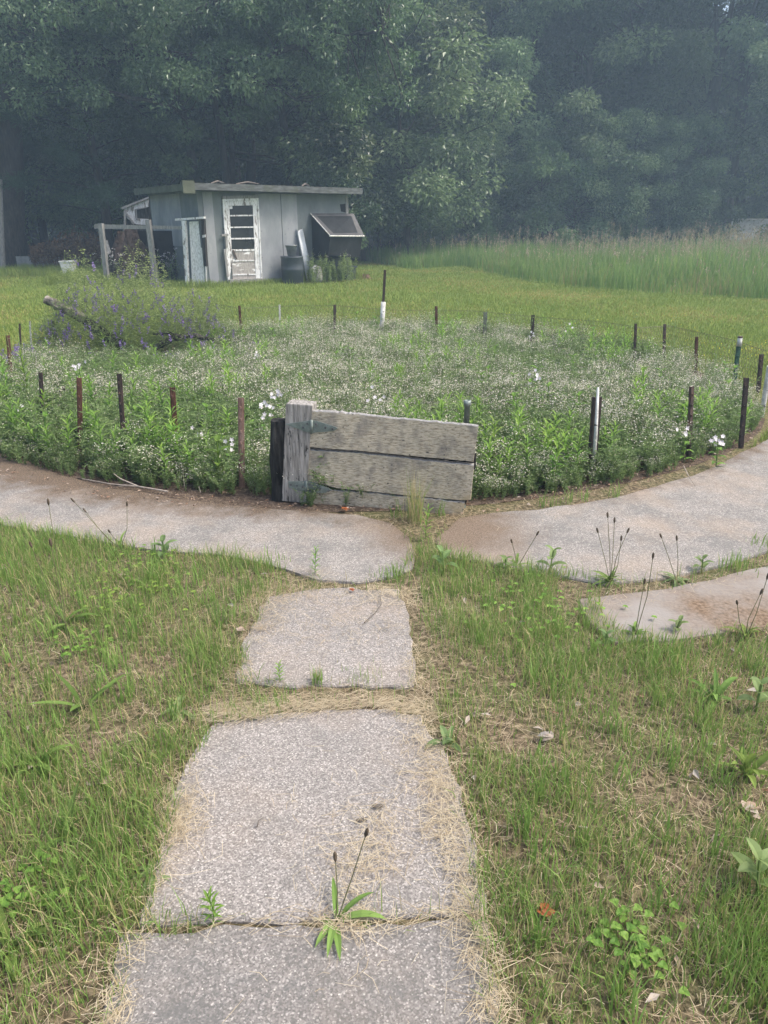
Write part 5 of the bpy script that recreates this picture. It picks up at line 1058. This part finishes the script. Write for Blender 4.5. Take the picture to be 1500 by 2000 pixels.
# tall meadow
a = Acc(); N = 80000; X, Y = rng.uniform(-2, 21, N), 14 + 23*rng.uniform(0, 1, N)**1.4; m = in_tall(X, Y) & in_view(X, Y, 2.0); X, Y = X[m], Y[m]; n_ = len(X); f = smooth_noise(X, Y, 1.4, 61)
h = (.66 + .2*f + .13*smooth_noise(X, Y, .5, 62))*np.clip(.62 + .03*(X + 2) + .006*(Y - 17), .4, 1.05)
blades(a, np.c_[X, Y, np.zeros(n_)], h*rng.uniform(.45, 1.25, n_), .011 + .0004*Y, rng.uniform(0, 6.28, n_), rng.uniform(.05, .5, n_), 0, np.clip(.5 + .2*f + .15*smooth_noise(X, Y, .4, 63) + rng.normal(0, .22, n_), 0, 1))
j = rng.choice(n_, 15000); dens = np.clip(.01 + .012*(X[j] - 3) + .008*(Y[j] - 23), .002, .22); j = j[rng.uniform(0, 1, len(j)) < dens]; k = len(j); hh = h[j]*rng.uniform(1.1, 1.55, k); ln_ = rng.normal(0, .1, (k, 2)); top = np.c_[X[j] + ln_[:, 0], Y[j] + ln_[:, 1], hh]
edges_tubes(a, np.c_[X[j], Y[j], np.zeros(k)], top, .003, 1, .6)
ii = np.repeat(np.arange(k), 6); leaves(a, top[ii] - np.c_[np.zeros((6*k, 2)), rng.uniform(0, .17, 6*k)] + rng.normal(0, .016, (6*k, 3)), np.c_[rng.normal(0, .5, (6*k, 2)), np.ones(6*k)], .075, .024, 1, rng.uniform(0, 1, 6*k))
tag(a.build("tall_grass", [M_tall, M_seed]), "tall green meadow grass with reddish seed heads before the wood", kind='stuff')
# reddish dry patch at the back of the bed
a = Acc(); q = np.array([P(x, y)[:2] for x, y in zip(rng.normal(975, 40, 900), rng.normal(664, 7, 900))]); blades(a, np.c_[q, np.zeros(900)], rng.uniform(.06, .2, 900), .005, rng.uniform(0, 6.28, 900), rng.uniform(.1, .6, 900), 0, rng.uniform(0, 1, 900))
tag(a.build("dry_grass", M_brown), "reddish dry grass patch at the back edge of the bed", kind='stuff')
# dead bracken by the oak, daisies in the run
a = Acc(); n_ = 2600; px, py = rng.uniform(60, 200, n_), rng.normal(0, 1, n_); c = np.array([D(x, 490 - 45*max(0, rng.triangular(-.5, .2, 1.1)*math.exp(-((x - 150)/60)**2)) + rng.uniform(-6, 22), rng.uniform(24.8, 27)) for x in px]); c[:, 2] = np.clip(c[:, 2], .1, 1.6)
leaves(a, c, rng.normal(size=(n_, 3)), .16*rng.uniform(.5, 1.3, n_), .05, 0, rng.uniform(0, 1, n_)); g0 = c.copy(); g0[:, 2] = 0; edges_tubes(a, g0[::12], c[::12], .006, 0, .2)
tag(a.build("dead_bracken", M_brown), "rusty brown dead bracken between the oak and the run", kind='stuff')
P_dais = [sprig(70 + i, .75 + .1*i, 22, 9, .06, .016, .16) for i in range(3)]
a = Acc(); q = np.array([D(rng.choice([235, 330, 265, 215, 375], p=[.4, .2, .25, .1, .05]) + rng.normal(0, 14), 550, rng.uniform(20.3, 20.9)) for _ in range(95)]); place(a, P_dais, q[:, 0], q[:, 1], .55, 1.0)
tag(a.build("wild_daisies", [M_weedd, M_petal]), "white flowered weeds growing up through the timber run", kind='stuff')
a = Acc(); q = np.array([on_front(rng.uniform(598, 690), 548, rng.uniform(.15, 1.1)) for _ in range(60)]); place(a, [sprig(80, .7, 34, 0, .09, .01, .18), sprig(81, .9, 30, 3, .07, .01, .15)], q[:, 0], q[:, 1], .5, 1.0)
tag(a.build("shed_weeds", [M_weedd, M_cream]), "rank green weeds growing along the shed under the awning", kind='stuff')

# ------------------------------------------------------------------ twigs and chips
def twig(px, r_, m, label, z=.024, name="twig", cat="twig"):
    a = Acc()
    for br in px: q = np.array([P(x, y, z + dz) for x, y, dz in br]); tube(a, q, np.linspace(r_, r_*.5, len(q)), 5)
    tag(a.build(name, m), label, cat, "twigs lying on the paths")
twig([[(502, 1615, 0), (505, 1603, .004), (515, 1596, 0)]], .0022, M_twigd, "small dark curved twig on the middle slab")
twig([[(712, 1216, 0), (735, 1195, .006), (745, 1180, .01), (742, 1160, 0)]], .003, M_twigd, "thin dark twig on the far slab")
twig([[(328, 960, 0), (270, 950, .01), (215, 945, .02), (160, 935, .01)], [(270, 950, .01), (235, 935, .05), (222, 925, .09)], [(255, 948, .01), (232, 950, 0)]], .005, M_blade, "bare forked branch lying at the pavement's inner edge")
twig([[(362, 885, .0), (358, 920, .03), (360, 950, .01)], [(360, 925, .04), (395, 925, .06), (425, 922, .06), (437, 908, .1)], [(362, 925, .03), (385, 940, .02), (392, 962, 0)], [(412, 924, .06), (424, 935, .02)]], .004, M_blade, "pale dead forked stem below the rusty leaning stake")
twig([[(1335, 910, .06), (1345, 930, .03), (1357, 948, 0)]], .004, M_blade, "pale dead stem sticking out below the right front stake")
def chip(px, l, w_, az, m, label):
    b = P(*px, .024); a = Acc(); ax = np.array([math.cos(az), math.sin(az), 0]); beam(a, b - ax*l/2, b + ax*l/2, w_, .006, side=(-ax[1], ax[0], 0)); tube(a, [b - ax*l*.6, b + ax*l*.6 + [0, 0, .004]], .002, 5)
    tag(a.build("bark_chip", m, None, False, tuple(b)), label, "bark chip", "bark chips on the middle slab")
chip((738, 1574), .03, .009, .05, M_twigd, "dark bark chip farther up the middle slab"); chip((706, 1601), .03, .007, .2, M_twigd, "dark bark chip nearer the straw on the middle slab")
def dead_leaf(px, l, label, ti, z=.03):
    b = P(*px, z); a = Acc(); az = rng.uniform(0, 6.28)
    for k in range(3): bigleaf(a, b, az + (k - 1)*.6, .15, l*(1 if k == 1 else .7), l*.5, .5, 0, ti, 4)
    tag(a.build("dead_leaf", M_litter if ti > .2 else leafmat("orange_leaf", [(0, (.3, .1, .04)), (1, (.4, .16, .06))], .2, 0), None, False, tuple(b)), label, "leaf", "dead leaves on the ground")
for px, l, lb, ti in [((668, 994), .05, "orange brown dead leaf at the foot of the gate", .1), ((776, 990), .05, "curled tan dead leaf beside the gate's dry tuft", .5), ((1080, 1440), .055, "whitish dead leaf in the right lawn", .6), ((1455, 1580), .06, "pale dead leaf near the right edge of the lawn", .5), ((210, 1530), .05, "pale dead leaf in the left lawn beside the middle slab", .5), ((1068, 1790), .05, "reddish dead leaf low in the right lawn", .1), ((465, 1232), .045, "white dead leaf at the far slab's left side", .6), ((683, 1152), .03, "dark brown dead leaf on the far slab's top edge", .1)]:
    dead_leaf(px, l, lb, ti)

# ------------------------------------------------------------------ haze
bpy.ops.mesh.primitive_cube_add(size=1, location=(0, 48, 14.5)); hz = bpy.context.object; hz.name = "haze"; hz.scale = (150, 128, 31)
m, n, L, b = newmat("haze"); n.remove(b); pv = n.new("ShaderNodeVolumePrincipled"); pv.inputs["Color"].default_value = (.56, .79, 1, 1); pv.inputs["Density"].default_value = .0046; pv.inputs["Anisotropy"].default_value = .2
L.new(pv.outputs[0], n["Material Output"].inputs["Volume"]); hz.data.materials.append(m); hz['kind'] = 'stuff'; hz['label'] = "pale bluish haze hanging in the air"
